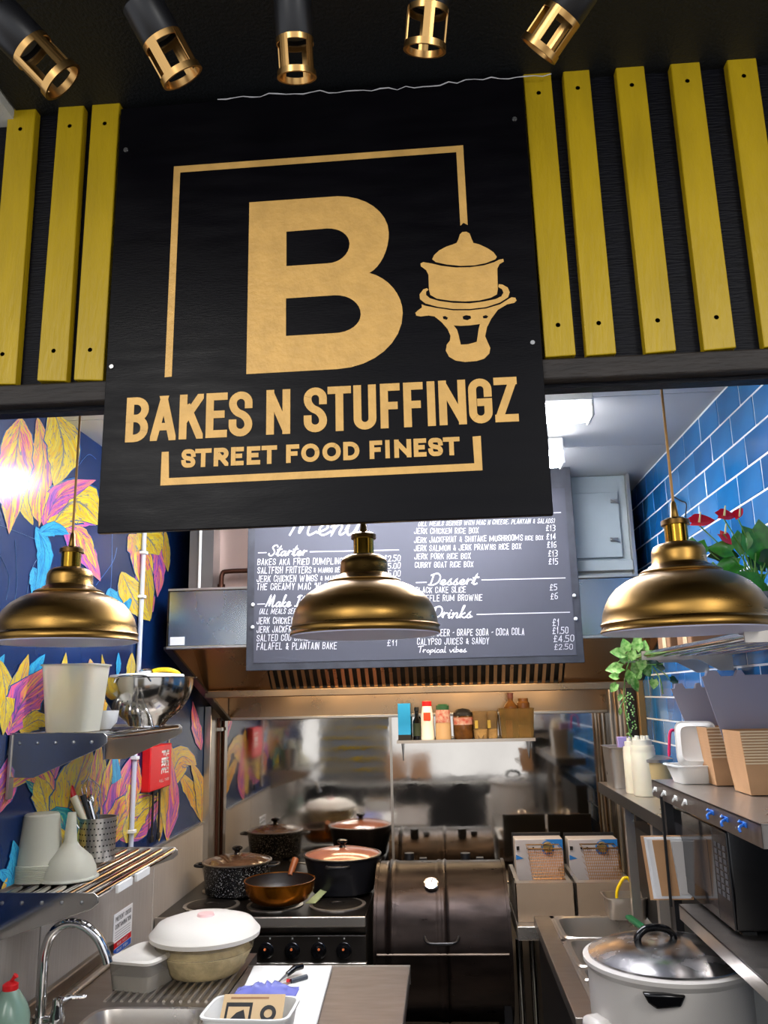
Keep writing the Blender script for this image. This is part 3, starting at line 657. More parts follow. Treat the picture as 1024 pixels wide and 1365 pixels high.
LV = [
 ([(20, 1000), (8, 1050), (-8, 1090)], 14, 'p'), ([(108, 1108), (104, 1050), (112, 990)], 12, 'm'), ([(140, 1012), (128, 1060), (118, 1108)], 9, 'y'), ([(158, 1100), (176, 1040), (182, 996)], 8, 'm'),
 ([(160, 1120), (186, 1104), (216, 1064)], 12, 'p'), ([(212, 1122), (214, 1080), (210, 1056)], 5, 'o'), ([(240, 1030), (258, 1060), (270, 1098)], 9, 'o'), ([(100, 1110), (86, 1150), (96, 1178)], 16, 'y'), ([(44, 700), (30, 660), (40, 600)], 8, 'y'),
 ([(52, 702), (62, 640), (44, 590)], 7, 'm'), ([(100, 700), (130, 690), (150, 712)], 10, 'p'), ([(182, 760), (196, 790), (204, 816)], 9, 'p'), ([(0, 960), (-4, 900), (6, 872)], 8, 'c'), ([(30, 965), (44, 900), (60, 872)], 9, 'c'),
 ([(78, 975), (96, 940), (110, 890)], 9, 'o'), ([(132, 970), (140, 920), (136, 872)], 6, 'o'), ([(20, 1180), (34, 1160), (30, 1110)], 7, 'c'), ([(196, 705), (190, 730), (204, 752)], 10, 'm'), ([(212, 704), (200, 716), (186, 708)], 6, 'c'),
 ([(70, 540), (85, 600), (72, 648)], 22, 'y'), ([(50, 556), (58, 610), (50, 672), (52, 696)], 14, 'm'), ([(28, 556), (20, 620), (12, 712)], 22, 'm'), ([(-10, 600), (2, 640), (10, 680)], 18, 'p'),
 ([(58, 702), (80, 660), (128, 640)], 14, 'p'), ([(66, 704), (100, 668), (136, 700)], 30, 'y'), ([(84, 700), (110, 730), (134, 775)], 14, 'p'), ([(96, 700), (112, 720), (128, 758)], 10, 'm'),
 ([(48, 702), (60, 740), (48, 800)], 10, 'c'), ([(50, 712), (72, 705), (92, 712)], 9, 'c'), ([(44, 756), (50, 778), (44, 800)], 10, 'c'),
 ([(152, 790), (166, 800), (172, 812)], 9, 'c'), ([(146, 784), (150, 796), (158, 806)], 8, 'c'),
 ([(172, 712), (188, 740), (200, 820)], 14, 'm'), ([(162, 762), (180, 800), (200, 828)], 16, 'y'), ([(184, 706), (200, 720), (212, 740)], 20, 'y'), ([(206, 712), (212, 760), (210, 796)], 8, 'p'), ([(220, 706), (222, 740), (224, 762)], 5, 'o'), ([(178, 712), (196, 770), (201, 826)], 8, 'o'),
 ([(0, 880), (8, 930), (4, 980)], 12, 'y'), ([(12, 975), (24, 920), (38, 872)], 12, 'o'), ([(10, 980), (34, 930), (86, 884)], 22, 'p'), ([(26, 975), (50, 960), (66, 968)], 12, 'y'), ([(64, 975), (80, 930), (88, 870)], 12, 'y'),
 ([(120, 878), (126, 910), (130, 940)], 7, 'm'), ([(158, 870), (158, 890), (156, 902)], 3, 'c'), ([(176, 870), (174, 900), (170, 930)], 6, 'y'),
 ([(60, 1090), (64, 1060), (40, 1030), (0, 1060)], 16, 'm'), ([(66, 1100), (58, 1060), (50, 1035)], 15, 'y'), ([(68, 1080), (50, 1056), (34, 1040)], 7, 't'),
 ([(36, 1030), (38, 1000), (28, 975)], 14, 'o'), ([(72, 1040), (74, 1000), (84, 975)], 9, 'p'), ([(76, 1120), (100, 1050), (120, 990)], 26, 'o'), ([(66, 1150), (90, 1130), (80, 1090), (66, 1105)], 22, 't'), ([(70, 1170), (88, 1140), (76, 1100)], 20, 'y'), ([(72, 1180), (92, 1172), (104, 1180)], 8, 'p'),
 ([(120, 1100), (128, 1040), (134, 985)], 10, 'm'), ([(140, 1100), (146, 1050), (160, 985)], 12, 'm'), ([(144, 1120), (160, 1060), (184, 1000)], 16, 'p'), ([(148, 1126), (168, 1080), (212, 1062)], 18, 'm'), ([(168, 1124), (182, 1090), (206, 1060)], 12, 'y'), ([(150, 1090), (156, 1040), (150, 990)], 6, 'c'), ([(180, 1010), (178, 1050), (170, 1090)], 10, 'm'),
 ([(224, 1125), (220, 1060), (226, 985)], 6, 'o'), ([(222, 1120), (232, 1070), (228, 1010)], 7, 'p'), ([(222, 1058), (240, 1010), (262, 1020)], 15, 'o'), ([(268, 1095), (268, 1050), (254, 1014)], 8, 'o'), ([(268, 1000), (262, 970), (257, 935)], 6, 'p'), ([(225, 1030), (228, 1005), (225, 990)], 4, 'o'),
 ([(10, 1185), (22, 1150), (18, 1120)], 10, 'c'), ([(0, 1160), (8, 1168), (14, 1182)], 8, 'c'), ([(2, 1190), (6, 1180), (10, 1170)], 2.5, 'o'),
]
for i, (p, wd, m) in enumerate(LV): leaf(p, wd, m, i)
# thin pale sketch curves on the navy
mb = MB()
for pts in ([(0, 700), (40, 716), (66, 726)], [(14, 840), (22, 780), (20, 720)], [(30, 830), (42, 760), (60, 735)], [(105, 620), (118, 606), (128, 612)], [(128, 780), (150, 750), (156, 730)], [(8, 800), (12, 770), (0, 740)], [(140, 845), (148, 780), (150, 700)]):
    mb.tube([P(a.x, a.y, X=XL+.001) for a in catmull([(x, y, 0) for x, y in pts], 6)], .0007, 4)
mb.build('sketch_line', M('pale_blue_line', '5f83ad', .4), wl)

# ================================================================== LEFT WALL THINGS
c = P(186, 860, X=XL+.012); cb = P(174, 1110, X=XL+.012)
o = thing('conduit_pipe', 'white vertical conduit pipe clipped to the mural wall', 'pipe', (XL+.012, c.y, cb.z))
MB().tube([(XL+.012, c.y, ztop+.03), (XL+.012, c.y, ZC)], .009, 12).build('pipe', M('white_conduit', 'b9bcc6', .4), o)
for z in (1.3, 1.55, P(183, 795, X=XL).z, 2.3): MB().bb(XL, XL+.026, c.y-.014, c.y+.014, z-.006, z+.006).build('clip', white, o, bevel=.002)
c = P(287, 1040, Y=YBK-.05)
o = thing('corner_pipes', 'pair of dark copper pipes rising in the back left corner', 'pipe', (c.x, YBK-.05, .95))
for dx in (-.011, .011):
    MB().tube([(c.x+dx, YBK-.05, .95), (c.x+dx, YBK-.05, 1.66)], .009, 10).build('pipe', rust, o)
MB().bb(c.x-.03, c.x+.03, YBK-.065, YBK-.03, 1.60, 1.615).build('pipe_clip', trimsteel, o)

def tubshelf(xe_px, y_px, far, lipz, Yn, X1, label, nb, plate):
    Yf_ = P(*far, X=X1).y; z = P(xe_px, y_px, Y=Yn).z
    o = thing('tubular_shelf', label, 'shelf', (XL, Yn, z))
    MB().prism([P(*p, Y=Yn) for p in plate], (0, .003, 0)).build('end_bracket', brkt, o, bevel=.001)
    MB().prism([Vector((p.x, Yf_, p.z)) for p in [P(*p, Y=Yn) for p in plate]], (0, .003, 0)).build('end_bracket', steel, o, bevel=.001)
    for i in range(nb):
        x = XL+.03+(X1-XL-.045)*i/(nb-1); MB().tube([(x, Yn+.003, z-.011), (x, Yf_, z-.011)], .009, 12).build('rail', chrome, o)
    MB().bb(XL, XL+.004, Yn, Yf_, z-.05, z-.0).build('wall_strip', steel, o)
    for i in range(5):
        x = XL+.03+(X1-XL-.07)*i/4; MB().lathe([(.0001, -.004), (.004, -.003), (.005, 0)], (x, Yn, z-.022), 10, Matrix.Rotation(PI/2, 3, 'X').inverted()).build('rivet', screwm, o)
    return o, z, Yf_
YU = P(12, 977, X=XL).y
X1u = P(143, 977, Y=YU).x
up, zU, YUf = tubshelf(143, 977, (243, 966), .05, YU, X1u, 'upper steel tube shelf on the mural wall holding a colander', 6,
                       [(10, 977), (138, 977), (143, 982), (143, 990), (132, 998), (44, 1037), (10, 1037)])
MB().bb(XL+.004, XL+.012, YU-.004, YU+.02, zU-.16, zU).build('wall_bracket', steel, up, bevel=.001)
YLs = P(-12, 1190, X=XL).y; X1l = P(131, 1192, Y=YLs).x
lo, zL, YLf = tubshelf(131, 1190, (237, 1133), .05, YLs, X1l, 'lower steel tube shelf on the mural wall holding a cutlery pot', 7,
                       [(-12, 1190), (125, 1190), (131, 1196), (131, 1204), (122, 1212), (40, 1240), (-12, 1258)])
for px in (168, 192):
    c = P(px, 1172 if px < 180 else 1155, X=X1l+.004); MB().bb(X1l-.004, X1l+.004, c.y-.05, c.y+.05, zL-.028, zL-.008).build('price_strip', white, lo, bevel=.001)

# on the upper shelf
def at(px, Y_, z): q = P(px, 1000, Y=Y_); return Vector((q.x, Y_, z))
def cup(prof, c, mm, name, label, cat, group=None, n=40, sq=None, R=None):
    mb = MB().lathe(prof, c, n, R=R, sq=sq); return tag(mb.build(name, mm, loc=c), label, cat, group)
yy = YU+.16; c = at(96, yy, zU); k = scl(yy)*.99
o = thing('storage_jug', 'tall frosted square plastic container on the upper shelf', 'container', c)
def shell(prof, t): return prof+[(r-t, z) for r, z in reversed(prof[1:])]+[(prof[1][0]-t, prof[0][1]+t), (.0001, prof[0][1]+t)]
H_ = 88*k
MB().lathe(shell([(.0001, 0), (29*k, 0), (37*k, H_)], .002), c, 40, sq=5).build('body', frost, o)
MB().lathe([(36*k, H_-.004), (39*k, H_-.004), (39*k, H_), (36*k, H_), (36*k, H_-.004)], c, 40, sq=5).build('rim', frost, o)
MB().box((c.x, c.y-.1*0-29*k*.93-.004, c.z+H_*.42), (34*k, .0015, .0012)).build('mark_line', grey, o)
# small bowl upside down beside it
for dx, r, lab in ((40, 16, 'small white plastic bowl on its side right of the frosted container'), (-26, 16, 'pale rounded bowl left of the frosted container')):
    cc = at(96+dx+(-4 if dx < 0 else 2), yy+.10, zU); cup(shell([(.0001, .001), (r*k*.5, .001), (r*k*1.0, r*k*.6), (r*k*1.15, r*k*1.6)], .002)[::-1], cc, white, 'bowl', lab, 'bowl')
# colander with white lid and yellow cloth
yc = YU+.42; c = at(194, yc, zU); k = scl(yc)*.99; Rc = 60*k; Hc = 63*k
o = thing('colander', 'shiny steel colander with small holes on the upper shelf', 'colander', c)
prof = [(.0001, .004)]+[(Rc*math.sin(a), .004+Hc*(1-math.cos(a))*.98) for a in [PI/2*i/12 for i in range(2, 13)]]
prof = [(.0001, .004), (Rc*.38, .004)]+[p for p in prof[1:] if p[0] > Rc*.40]+[(Rc*1.07, Hc), (Rc*1.08, Hc+.003), (Rc, Hc+.003)]+[(Rc*.97*math.sin(a), .006+Hc*(1-math.cos(a))) for a in [PI/2*i/12 for i in range(11, 2, -1)]]+[(.0001, .007)]
MB().lathe(prof, c, 64).build('bowl', M('polished_steel', 'b9b4ac', .14, metal=1, bump=.05, bscale=12), o)
mb = MB()
for ring in range(5):
    a = .55+ring*.13; rr = Rc*math.sin(a)+.0004; zz = .004+Hc*(1-math.cos(a))*.98
    for q in range(44):
        if (q//5) % 2: continue
        an = 2*PI*q/44; mb.box((c.x+rr*math.cos(an), c.y+rr*math.sin(an), c.z+zz), (.0026, .0026, .0026), Rz(an) @ Matrix.Rotation(-a, 3, 'Y'))
stuff(mb.build('drain_hole', black, o, smooth=0))
hp = [Vector((c.x+dx*Rc, c.y-Rc*math.sqrt(max(0, 1-dx*dx))*1.04, c.z+Hc+dz)) for dx, dz in ((-.36, 0), (-.40, -.012), (-.30, .004), (0, .006), (.30, .004), (.40, -.012), (.34, 0))]
MB().tube(catmull(hp, 5), .0022, 8).build('wire_handle', chrome, o)
MB().lathe([(Rc*.1, -.004), (Rc*.34, -.004), (Rc*.34, .006), (Rc*.1, .006), (Rc*.1, -.004)], c+Vector((0, 0, 0.004)), 32).build('foot_ring', chrome, o)
cl_ = MB().lathe([(.0001, .012), (Rc*.5, .012), (Rc*.8, .008), (Rc*.82, .0), (Rc*.78, -.002), (.0001, .006)], (c.x-.004, c.y, c.z+Hc+.004), 40); tag(cl_.build('plastic_dish', white, loc=(c.x, c.y, c.z+Hc+.004)), 'white plastic dish lying across the steel colander', 'dish')
tag(MB().tube(catmull([(c.x+.02, c.y-.02, c.z+Hc+.02), (c.x+.04, c.y-.01, c.z+Hc+.026), (c.x+.07, c.y, c.z+Hc+.024), (c.x+.09, c.y+.01, c.z+Hc+.014), (c.x+.096, c.y+.01, c.z+Hc+.004)], 5), .0075, 10).build('scoop_handle', yel), 'yellow plastic handle lying on the dish over the colander', 'utensil')
tag(MB().lathe([(.0001, 0), (.026, 0), (.03, .008), (.022, .014), (.0001, .016)], (c.x-.002, c.y, c.z+Hc+.015), 24).build('steel_strainer', chrome), 'small steel strainer on top of the dish over the colander', 'strainer')

# fire blanket
a0, a1 = P(187, 1056, X=XL), P(187, 997, X=XL); b0, b1 = P(216, 1048, X=XL), P(216, 990, X=XL)
a0.z = b0.z = (a0.z+b0.z)/2; a1.z = b1.z = (a1.z+b1.z)/2; th = .035
a0.y, b0.y = a0.y-.00, b0.y
o = thing('fire_blanket_box', 'red wall box with white lettering and two black pull tabs on the mural', 'fire blanket', (XL, (a0.y+b0.y)/2, a0.z))
MB().bb(XL, XL+th, a0.y, b0.y, a0.z, a1.z).build('case', red, o, bevel=.004)
mb = MB()
def wallink(txt, x, y0, y1, z0, z1, mb, st=.16, vert=False):
    """lettering on a plane facing +X; reads along +Y, or downwards when vert"""
    tot = sum(ADV.get(ch, .72) for ch in txt); k_ = ((z1-z0) if vert else (y1-y0))/tot; q = 0; h = (y1-y0) if vert else (z1-z0)
    for ch in txt:
        ad = ADV.get(ch, .72)*k_
        for pl in glyph(ch, ad*.8, h, st*h):
            if vert: vs = [(x, y0+p.y, z1-q-p.x) for p in pl]
            else: vs = [(x, y0+q+p.x, z0+p.y) for p in pl]
            mb.add(vs, [tuple(range(len(vs)))])
        q += ad
ym = (a0.y+b0.y)/2; hy = b0.y-a0.y; hz = a1.z-a0.z
wallink('FIRE', XL+th+.0006, a0.y+hy*.50, a0.y+hy*.72, a0.z+hz*.30, a0.z+hz*.86, mb, vert=True)
wallink('BLANKET', XL+th+.0006, a0.y+hy*.72+.004, a0.y+hy*.86, a0.z+hz*.30, a0.z+hz*.86, mb, vert=True)
wallink('PULL TABS', XL+th+.0006, a0.y+hy*.42, a0.y+hy*.9, a0.z+hz*.15, a0.z+hz*.21, mb)
mb.build('lettering', white, o, smooth=0)
for t in (.4, .7):
    MB().bb(XL+.014, XL+.018, a0.y+hy*t-.008, a0.y+hy*t+.008, a0.z-.17, a0.z).build('pull_tab', black, o)
    MB().bb(XL+.011, XL+.021, a0.y+hy*t-.012, a0.y+hy*t+.012, a0.z-.19, a0.z-.165).build('tab_end', black, o, bevel=.003)

# on the lower shelf: stacked tubs, funnel, cutlery pot with tools
yy = YLs+.16; k = scl(yy)*.99; c = at(62, yy, zL)
o0 = None
for i in range(9):
    lab = 'lowest frosted plastic tub in the upturned stack on the lower shelf'
    z0 = zL+.0038*i if i < 8 else zL+.0038*8
    cc = Vector((c.x, c.y, zL+.0048*i))
    h = 62*k; pr = [(.0001, h), (20*k, h), (22*k, h-.004), (29*k, .004), (32*k, .003), (32*k, 0), (29.5*k, 0), (28*k, .004), (21*k, h-.006), (.0001, h-.003)]
    if i == 0:
        o0 = tag(MB().lathe(pr, cc, 36).build('plastic_tub', frost, loc=cc), lab, 'tub', 'upturned tubs on the lower shelf')
    else:
        n = o0.copy(); COL.objects.link(n); n.location = cc; n['label'] = ('second', 'third', 'fourth', 'fifth', 'sixth', 'seventh', 'eighth', 'topmost')[i-1]+' tub from the bottom of the upturned frosted stack on the lower shelf'
yy2 = YLs+.27; k = scl(yy2); c = at(101, yy2-.1, zL); h = 76*k
tag(MB().lathe([(36*k, 0), (36*k, .003), (33*k, .006), (32*k, 12*k), (26*k, 24*k), (12*k, 36*k), (8*k, 42*k), (5*k, h), (4*k, h), (7*k, 41*k), (25*k, 22*k), (31*k, 10*k), (34*k, 0)], c, 40).build('funnel', frost, loc=c), 'upturned frosted plastic funnel beside the stacked tubs', 'funnel')
yc = YLs+.42; c = at(136, yc, zL); k = scl(yc)*.98; r0 = 23*k; h = 52*k
o = thing('cutlery_pot', 'perforated steel pot full of kitchen tools on the lower shelf', 'utensil pot', c)
MB().lathe([(.0001, 0), (r0, 0), (r0, h), (r0+.002, h), (r0+.002, h+.002), (r0-.002, h+.002), (r0-.002, .003), (.0001, .003)], c, 40).build('pot', steel, o)
mb = MB()
for rw in range(7):
    for q in range(30):
        if (q % 10) in (3, 4, 5, 6) and False: continue
        an = 2*PI*(q+.5*(rw % 2))/30*1.0
        mb.box((c.x+(r0+.0002)*math.cos(an), c.y+(r0+.0002)*math.sin(an), c.z+.012+rw*(h-.022)/6), (.001, .0042, .0042), Rz(an))
stuff(mb.build('pot_hole', black, o, smooth=0))
def tool(name, label, dx0, top_px, top_py, r, mm, head=None, dz=0):
    tp = P(top_px, top_py, Y=yc+dz); b = Vector((c.x+dx0, c.y+dz*.3, c.z+.02))
    return b, tp
b, tp = tool('', '', .0, 84, 1028, 0, None); mid = b.lerp(tp, .62)
o = thing('kitchen_knife', 'red handled utensil leaning left out of the cutlery pot', 'utensil', b)
MB().tube([mid, mid.lerp(tp, .3), tp], [.009, .011, .0115], 12).build('handle', red, o); MB().tube([b, mid], .003, 6).build('shaft', steel, o)
b, tp = tool('', '', .01, 98, 1062, 0, None, dz=-.012); mid = b.lerp(tp, .35)
o = thing('fish_slice', 'cream handled utensil leaning out of the cutlery pot', 'utensil', b)
MB().tube([mid, mid.lerp(tp, .6), tp], [.006, .0115, .012], 12).build('handle', cream, o); MB().tube([b, mid], .003, 6).build('shaft', steel, o)
b, tp = tool('', '', .014, 110, 1060, 0, None, dz=-.005); mid = b.lerp(tp, .3)
o = thing('paring_knife', 'black handled utensil beside the cream handled one', 'utensil', b)
MB().tube([mid, tp], [.006, .008], 10).build('handle', black, o); MB().tube([b, mid], .003, 6).build('shaft', steel, o)
b, tp = tool('', '', -.005, 88, 1078, 0, None, dz=.012)
o = thing('steel_ladle', 'steel ladle with its bowl leaning left over the cutlery pot rim', 'ladle', b)
MB().tube([b, b.lerp(tp, .8)], .003, 8).build('shaft', chrome, o); MB().lathe([(.0001, -.015), (.014, -.012), (.024, 0), (.023, 0), (.013, -.01), (.0001, -.013)], tp, 20, Matrix.Rotation(.9, 3, 'Y')).build('ladle_bowl', chrome, o)
for ti, (dx, tx, ty, dz) in enumerate(((.018, 120, 1068, .01), (.004, 104, 1076, .02))):
    b, tp = tool('', '', dx, tx, ty, 0, None, dz=dz)
    o = thing('serving_spoon', ('steel spoon standing right in the cutlery pot', 'steel spoon leaning left in the cutlery pot')[ti], 'spoon', b)
    MB().tube([b, tp], [.003, .006], 8).build('shaft', chrome, o); MB().lathe([(.0001, -.018), (.012, -.008), (.014, .004), (.006, .018), (.0001, .02)], tp, 14, sy=.3).build('spoon_bowl', chrome, o)
b = Vector((c.x+.02, c.y+.02, c.z+.02)); tp = P(121, 1066, Y=yc+.03)
o = thing('wire_whisk', 'wire balloon whisk standing in the cutlery pot against the mural', 'whisk', b)
MB().tube([b, b.lerp(tp, .5)], .004, 8).build('handle', steel, o)
st = b.lerp(tp, .5); top = P(118, 1036, Y=yc+.03)
mb = MB()
for q in range(5):
    an = PI*q/5
    for sgn in (-1, 1):
        d = Vector((math.cos(an), math.sin(an), 0))*sgn*.026
        mb.tube(catmull([st, st.lerp(top, .45)+d*.8, st.lerp(top, .8)+d, top], 4), .0008, 4)
mb.build('wire_loop', chrome, o)

# hygiene notice
n0, n1 = P(149, 1277, X=XL+.009), P(176, 1210, X=XL+.009); ny0, ny1 = n0.y, n1.y; nz0, nz1 = n0.z, P(149, 1222, X=XL+.009).z
o = thing('hygiene_notice', 'white cross contamination notice with red and blue bars above the drainer', 'notice', (XL+.009, ny0, nz0))
MB().bb(XL+.009, XL+.011, ny0, ny1, nz0, nz1).build('sheet', paper, o)
hh = nz1-nz0; W_ = ny1-ny0
MB().bb(XL+.011, XL+.0114, ny0+.004, ny1-.004, nz0+hh*.17, nz0+hh*.31).build('red_bar', red, o); MB().bb(XL+.011, XL+.0114, ny0+.004, ny1-.004, nz0+hh*.01, nz0+hh*.155).build('blue_bar', M('notice_blue', '1d4fa8', .5), o)
mb = MB()
wallink('PREVENT CROSS', XL+.0112, ny0+W_*.08, ny1-W_*.06, nz0+hh*.80, nz0+hh*.92, mb, .2); wallink('CONTAMINATION', XL+.0112, ny0+W_*.08, ny1-W_*.06, nz0+hh*.62, nz0+hh*.74, mb, .2)
mb.build('black_lettering', black, o, smooth=0)
mb = MB(); wallink('RAW MEAT', XL+.0118, ny0+W_*.2, ny1-W_*.2, nz0+hh*.205, nz0+hh*.275, mb, .2); wallink('RAW FISH', XL+.0118, ny0+W_*.2, ny1-W_*.2, nz0+hh*.05, nz0+hh*.12, mb, .2)
for i in range(4): mb2 = MB().bb(XL+.0111, XL+.0113, ny0+W_*.08, ny1-W_*.1, nz0+hh*(.36+i*.06), nz0+hh*(.372+i*.06)); mb2.build('text_line', grey, o, smooth=0)
mb.build('white_lettering', white, o, smooth=0)

# ================================================================== SINK UNIT
xw1 = XL+.03
dA = P(547, 1288, Z=ZW); xR_ = dA.x; yBk = dA.y                  # right edge and back edge of the free worktop
ydr = P(250, 1338, Z=ZW).y
o = thing('sink_unit', 'stainless steel sink with ribbed drainer against the left wall', 'sink', (XL+.3, 2.3, 0))
xs1 = P(300, 1330, Z=ZW).x
sx0, sx1 = P(112, 1365, Z=ZW).x, P(270, 1365, Z=ZW).x; sy1 = P(190, 1347, Z=ZW).y; sy0 = sy1-.36
SB = P(137, 1271, Z=ZW).y
YD = max(yBk+.05, SB)
mb = MB(); zt = ZW
mb.bb(XL+.01, sx0, 1.75, YD, zt-.03, zt); mb.bb(sx1, xs1, 1.75, YD, zt-.03, zt); mb.bb(sx0, sx1, sy1, YD, zt-.03, zt); mb.bb(sx0, sx1, 1.75, sy0, zt-.03, zt)
mb.build('sink_top', steelw, o)
MB().bb(XL+.01, XL+.03, 1.75, YD, zt, zt+.035).build('upstand', steelw, o, bevel=.004)
MB().bb(XL+.055, XL+.075, 1.8, YD, zt, zt+.012).build('raised_rim', steel, o, bevel=.005)
# basin
cx, cy = (sx0+sx1)/2, (sy0+sy1)/2; mb = MB(); n = 48
def sq_ring(hx, hy, z, rr):
    out = []
    for q in range(n):
        an = 2*PI*q/n; e = .28; ca, sa = math.cos(an), math.sin(an)
        out.append(Vector((cx+hx*math.copysign(abs(ca)**e, ca), cy+hy*math.copysign(abs(sa)**e, sa), z)))
    return out
hx, hy = (sx1-sx0)/2, (sy1-sy0)/2
rings = [sq_ring(hx+.012, hy+.012, zt+.001, 0), sq_ring(hx+.008, hy+.008, zt+.006, 0), sq_ring(hx, hy, zt+.004, 0), sq_ring(hx-.008, hy-.008, zt-.02, 0), sq_ring(hx-.02, hy-.02, zt-.16, 0), sq_ring(.03, .03, zt-.165, 0)]
for rg in rings: mb.v += rg
mb.f = [(i*n+q, i*n+(q+1) % n, (i+1)*n+(q+1) % n, (i+1)*n+q) for i in range(len(rings)-1) for q in range(n)]+[tuple(range((len(rings)-1)*n, len(rings)*n))]
mb.build('basin', steel, o)
x = P(135, 1340, Z=ZW).x; xe = P(290, 1340, Z=ZW).x; ya = P(200, 1336, Z=ZW).y; i = 0
while x < xe:
    MB().tube([(x, ya, zt+.0015), (x, ya+.34, zt+.0015)], .0048, 6).build('drainer_rib', steel, o); x += .0235
MB().bb(XL+.05, xs1-.02, 1.8, YD-.03, .05, zt-.2).build('cabinet', steeldark, o)
# free worktop on the right of the sink
o = thing('worktop', 'grey steel worktop with a white chopping board on it', 'worktop', ((xs1+xR_)/2, 2.4, 0))
MB().bb(xs1+.002, xR_, 1.75, yBk, zt-.035, zt).build('top', M('scuffed_grey_top', '837a74', .38, metal=.75, rvar=.05, vscale=9, var=.15, stretch=(1, 4, 1)), o, bevel=.004)
MB().bb(xs1+.002, xR_, yBk, yBk+.004, zt-.05, zt+.002).build('back_edge', trimsteel, o)
for xx in (xs1+.04, xR_-.04):
    for yv in (1.8, yBk-.04): MB().tube([(xx, yv, 0), (xx, yv, zt-.035)], .018, 10).build('leg', steel, o)
# tap
b = P(52, 1372, Z=ZW); b.z = ZW
o = thing('swan_neck_tap', 'tall chrome swan neck tap rising behind the sink', 'tap', b)
YT = b.y
pp = [(b.x, b.y, ZW)]+[tuple(P(px, py, Y=YT)) for px, py in ((55, 1340), (57, 1300), (60, 1268), (71, 1243), (90, 1231), (112, 1234), (130, 1250), (140, 1270), (144, 1284))]
MB().tube(catmull(pp, 6), [.0125]*55, 16).build('spout', chrome, o)
MB().lathe([(.0001, 0), (.026, 0), (.026, .008), (.018, .014), (.018, .03), (.0001, .03)], b, 24).build('base', chrome, o)
v = b+Vector((.045, 0, 0)); MB().lathe([(.0001, 0), (.02, 0), (.02, .03), (.014, .05), (.014, .07), (.0001, .075)], v, 20).build('valve', chrome, o)
MB().tube([v+Vector((0, 0, .062)), v+Vector((.03, .01, .07)), v+Vector((.065, .02, .068))], [.007, .006, .004], 10).build('lever', chrome, o)
MB().tube([b+Vector((0, 0, .02)), v+Vector((0, 0, .02))], .012, 12).build('bridge', chrome, o)
# detergent bottle
b = P(8, 1400, Z=ZW); b.z = ZW; k = scl(b.y)*1.05; tz = P(12, 1300, Y=b.y).z-ZW
o = thing('detergent_bottle', 'pale green squeezy bottle with red cap at the sink corner', 'bottle', b)
MB().lathe([(.0001, 0), (22*k, 0), (24*k, .01), (24*k, tz*.45), (20*k, tz*.6), (11*k, tz*.78), (8*k, tz*.82), (.0001, tz*.82)], b, 30).build('bottle', M('green_clear_plastic', '8fae9c', .2, trans=.4), o)
MB().lathe([(.0001, tz*.8), (9*k, tz*.8), (9*k, tz*.88), (4*k, tz*.92), (.0001, tz*.92)], b, 20).build('cap', red, o); MB().tube([b+Vector((0, 0, tz*.9)), b+Vector((.006, 0, tz*.96)), b+Vector((.012, 0, tz))], [.005, .004, .007], 8).build('spout', red, o)

# food box and big bowl on the drainer
def atz(px, py, z=ZW): q = P(px, py, Z=z); q.z = z; return q
b0 = atz(178, 1322); k = scl(b0.y)*1.02
o = thing('food_box', 'small lidded plastic box with pale food left of the big bowl', 'food box', b0)
Rt = Rz(-.25)
def rrect(hx, hy, z, c, rot, e=.35, n=36):
    out = []
    for q in range(n):
        an = 2*PI*q/n; ca, sa = math.cos(an), math.sin(an)
        out.append(c+rot @ Vector((hx*math.copysign(abs(ca)**e, ca), hy*math.copysign(abs(sa)**e, sa), z)))
    return out
def loft(rings, capA=True, capB=True):
    mb = MB(); n = len(rings[0])
    for r in rings: mb.v += r
    mb.f = [(i*n+q, i*n+(q+1) % n, (i+1)*n+(q+1) % n, (i+1)*n+q) for i in range(len(rings)-1) for q in range(n)]
    if capA: mb.f.append(tuple(range(n))[::-1])
    if capB: mb.f.append(tuple(range((len(rings)-1)*n, len(rings)*n)))
    return mb
cb = b0+Vector((.01, .07, 0)); hw, hd, hh = 33*k, .095, 34*k
loft([rrect(hw*.86, hd*.9, 0, cb, Rt), rrect(hw, hd, hh, cb, Rt), rrect(hw-.002, hd-.002, hh, cb, Rt), rrect(hw*.86-.002, hd*.9-.002, .002, cb, Rt)]).build('box', M('clouded_plastic', 'd4cfc6', .25, trans=.8, ior=1.08), o)
loft([rrect(hw*.84, hd*.88, .003, cb, Rt), rrect(hw*.92, hd*.94, hh*.55, cb, Rt)]).build('contents', flour, o)
loft([rrect(hw+.003, hd+.003, hh-.004, cb, Rt), rrect(hw+.004, hd+.004, hh+.003, cb, Rt), rrect(hw*.9, hd*.93, hh+.007, cb, Rt), rrect(hw*.85, hd*.9, hh+.005, cb, Rt)]).build('lid', frostw, o)
b0 = atz(266, 1305); k = scl(b0.y)*1.0
b0.y += .05
o = thing('food_bowl', 'large round lidded plastic bowl of pale food on the drainer', 'food bowl', b0)
Rb = 66*k
MB().lathe([(.0001, 0), (Rb*.62, 0), (Rb*.74, .02), (Rb*.92, 30*k), (Rb*.97, 48*k), (Rb*.95, 48*k), (Rb*.9, 30*k), (.0001, .004)], b0, 56).build('bowl', M('clear_bowl', 'ece6d8', .1, trans=.93, ior=1.06), o)
MB().lathe([(.0001, .006), (Rb*.60, .006), (Rb*.72, .022), (Rb*.87, 28*k), (Rb*.8, 36*k), (Rb*.4, 38*k), (.0001, 37*k)], b0, 40).build('contents', foodm, o)
MB().lathe([(Rb*.94, 44*k), (Rb*1.04, 44*k), (Rb*1.05, 49*k), (Rb*.98, 54*k), (Rb*.9, 60*k), (Rb*.6, 66*k), (Rb*.2, 67*k), (.0001, 67*k)], b0, 56).build('lid', frostw, o)
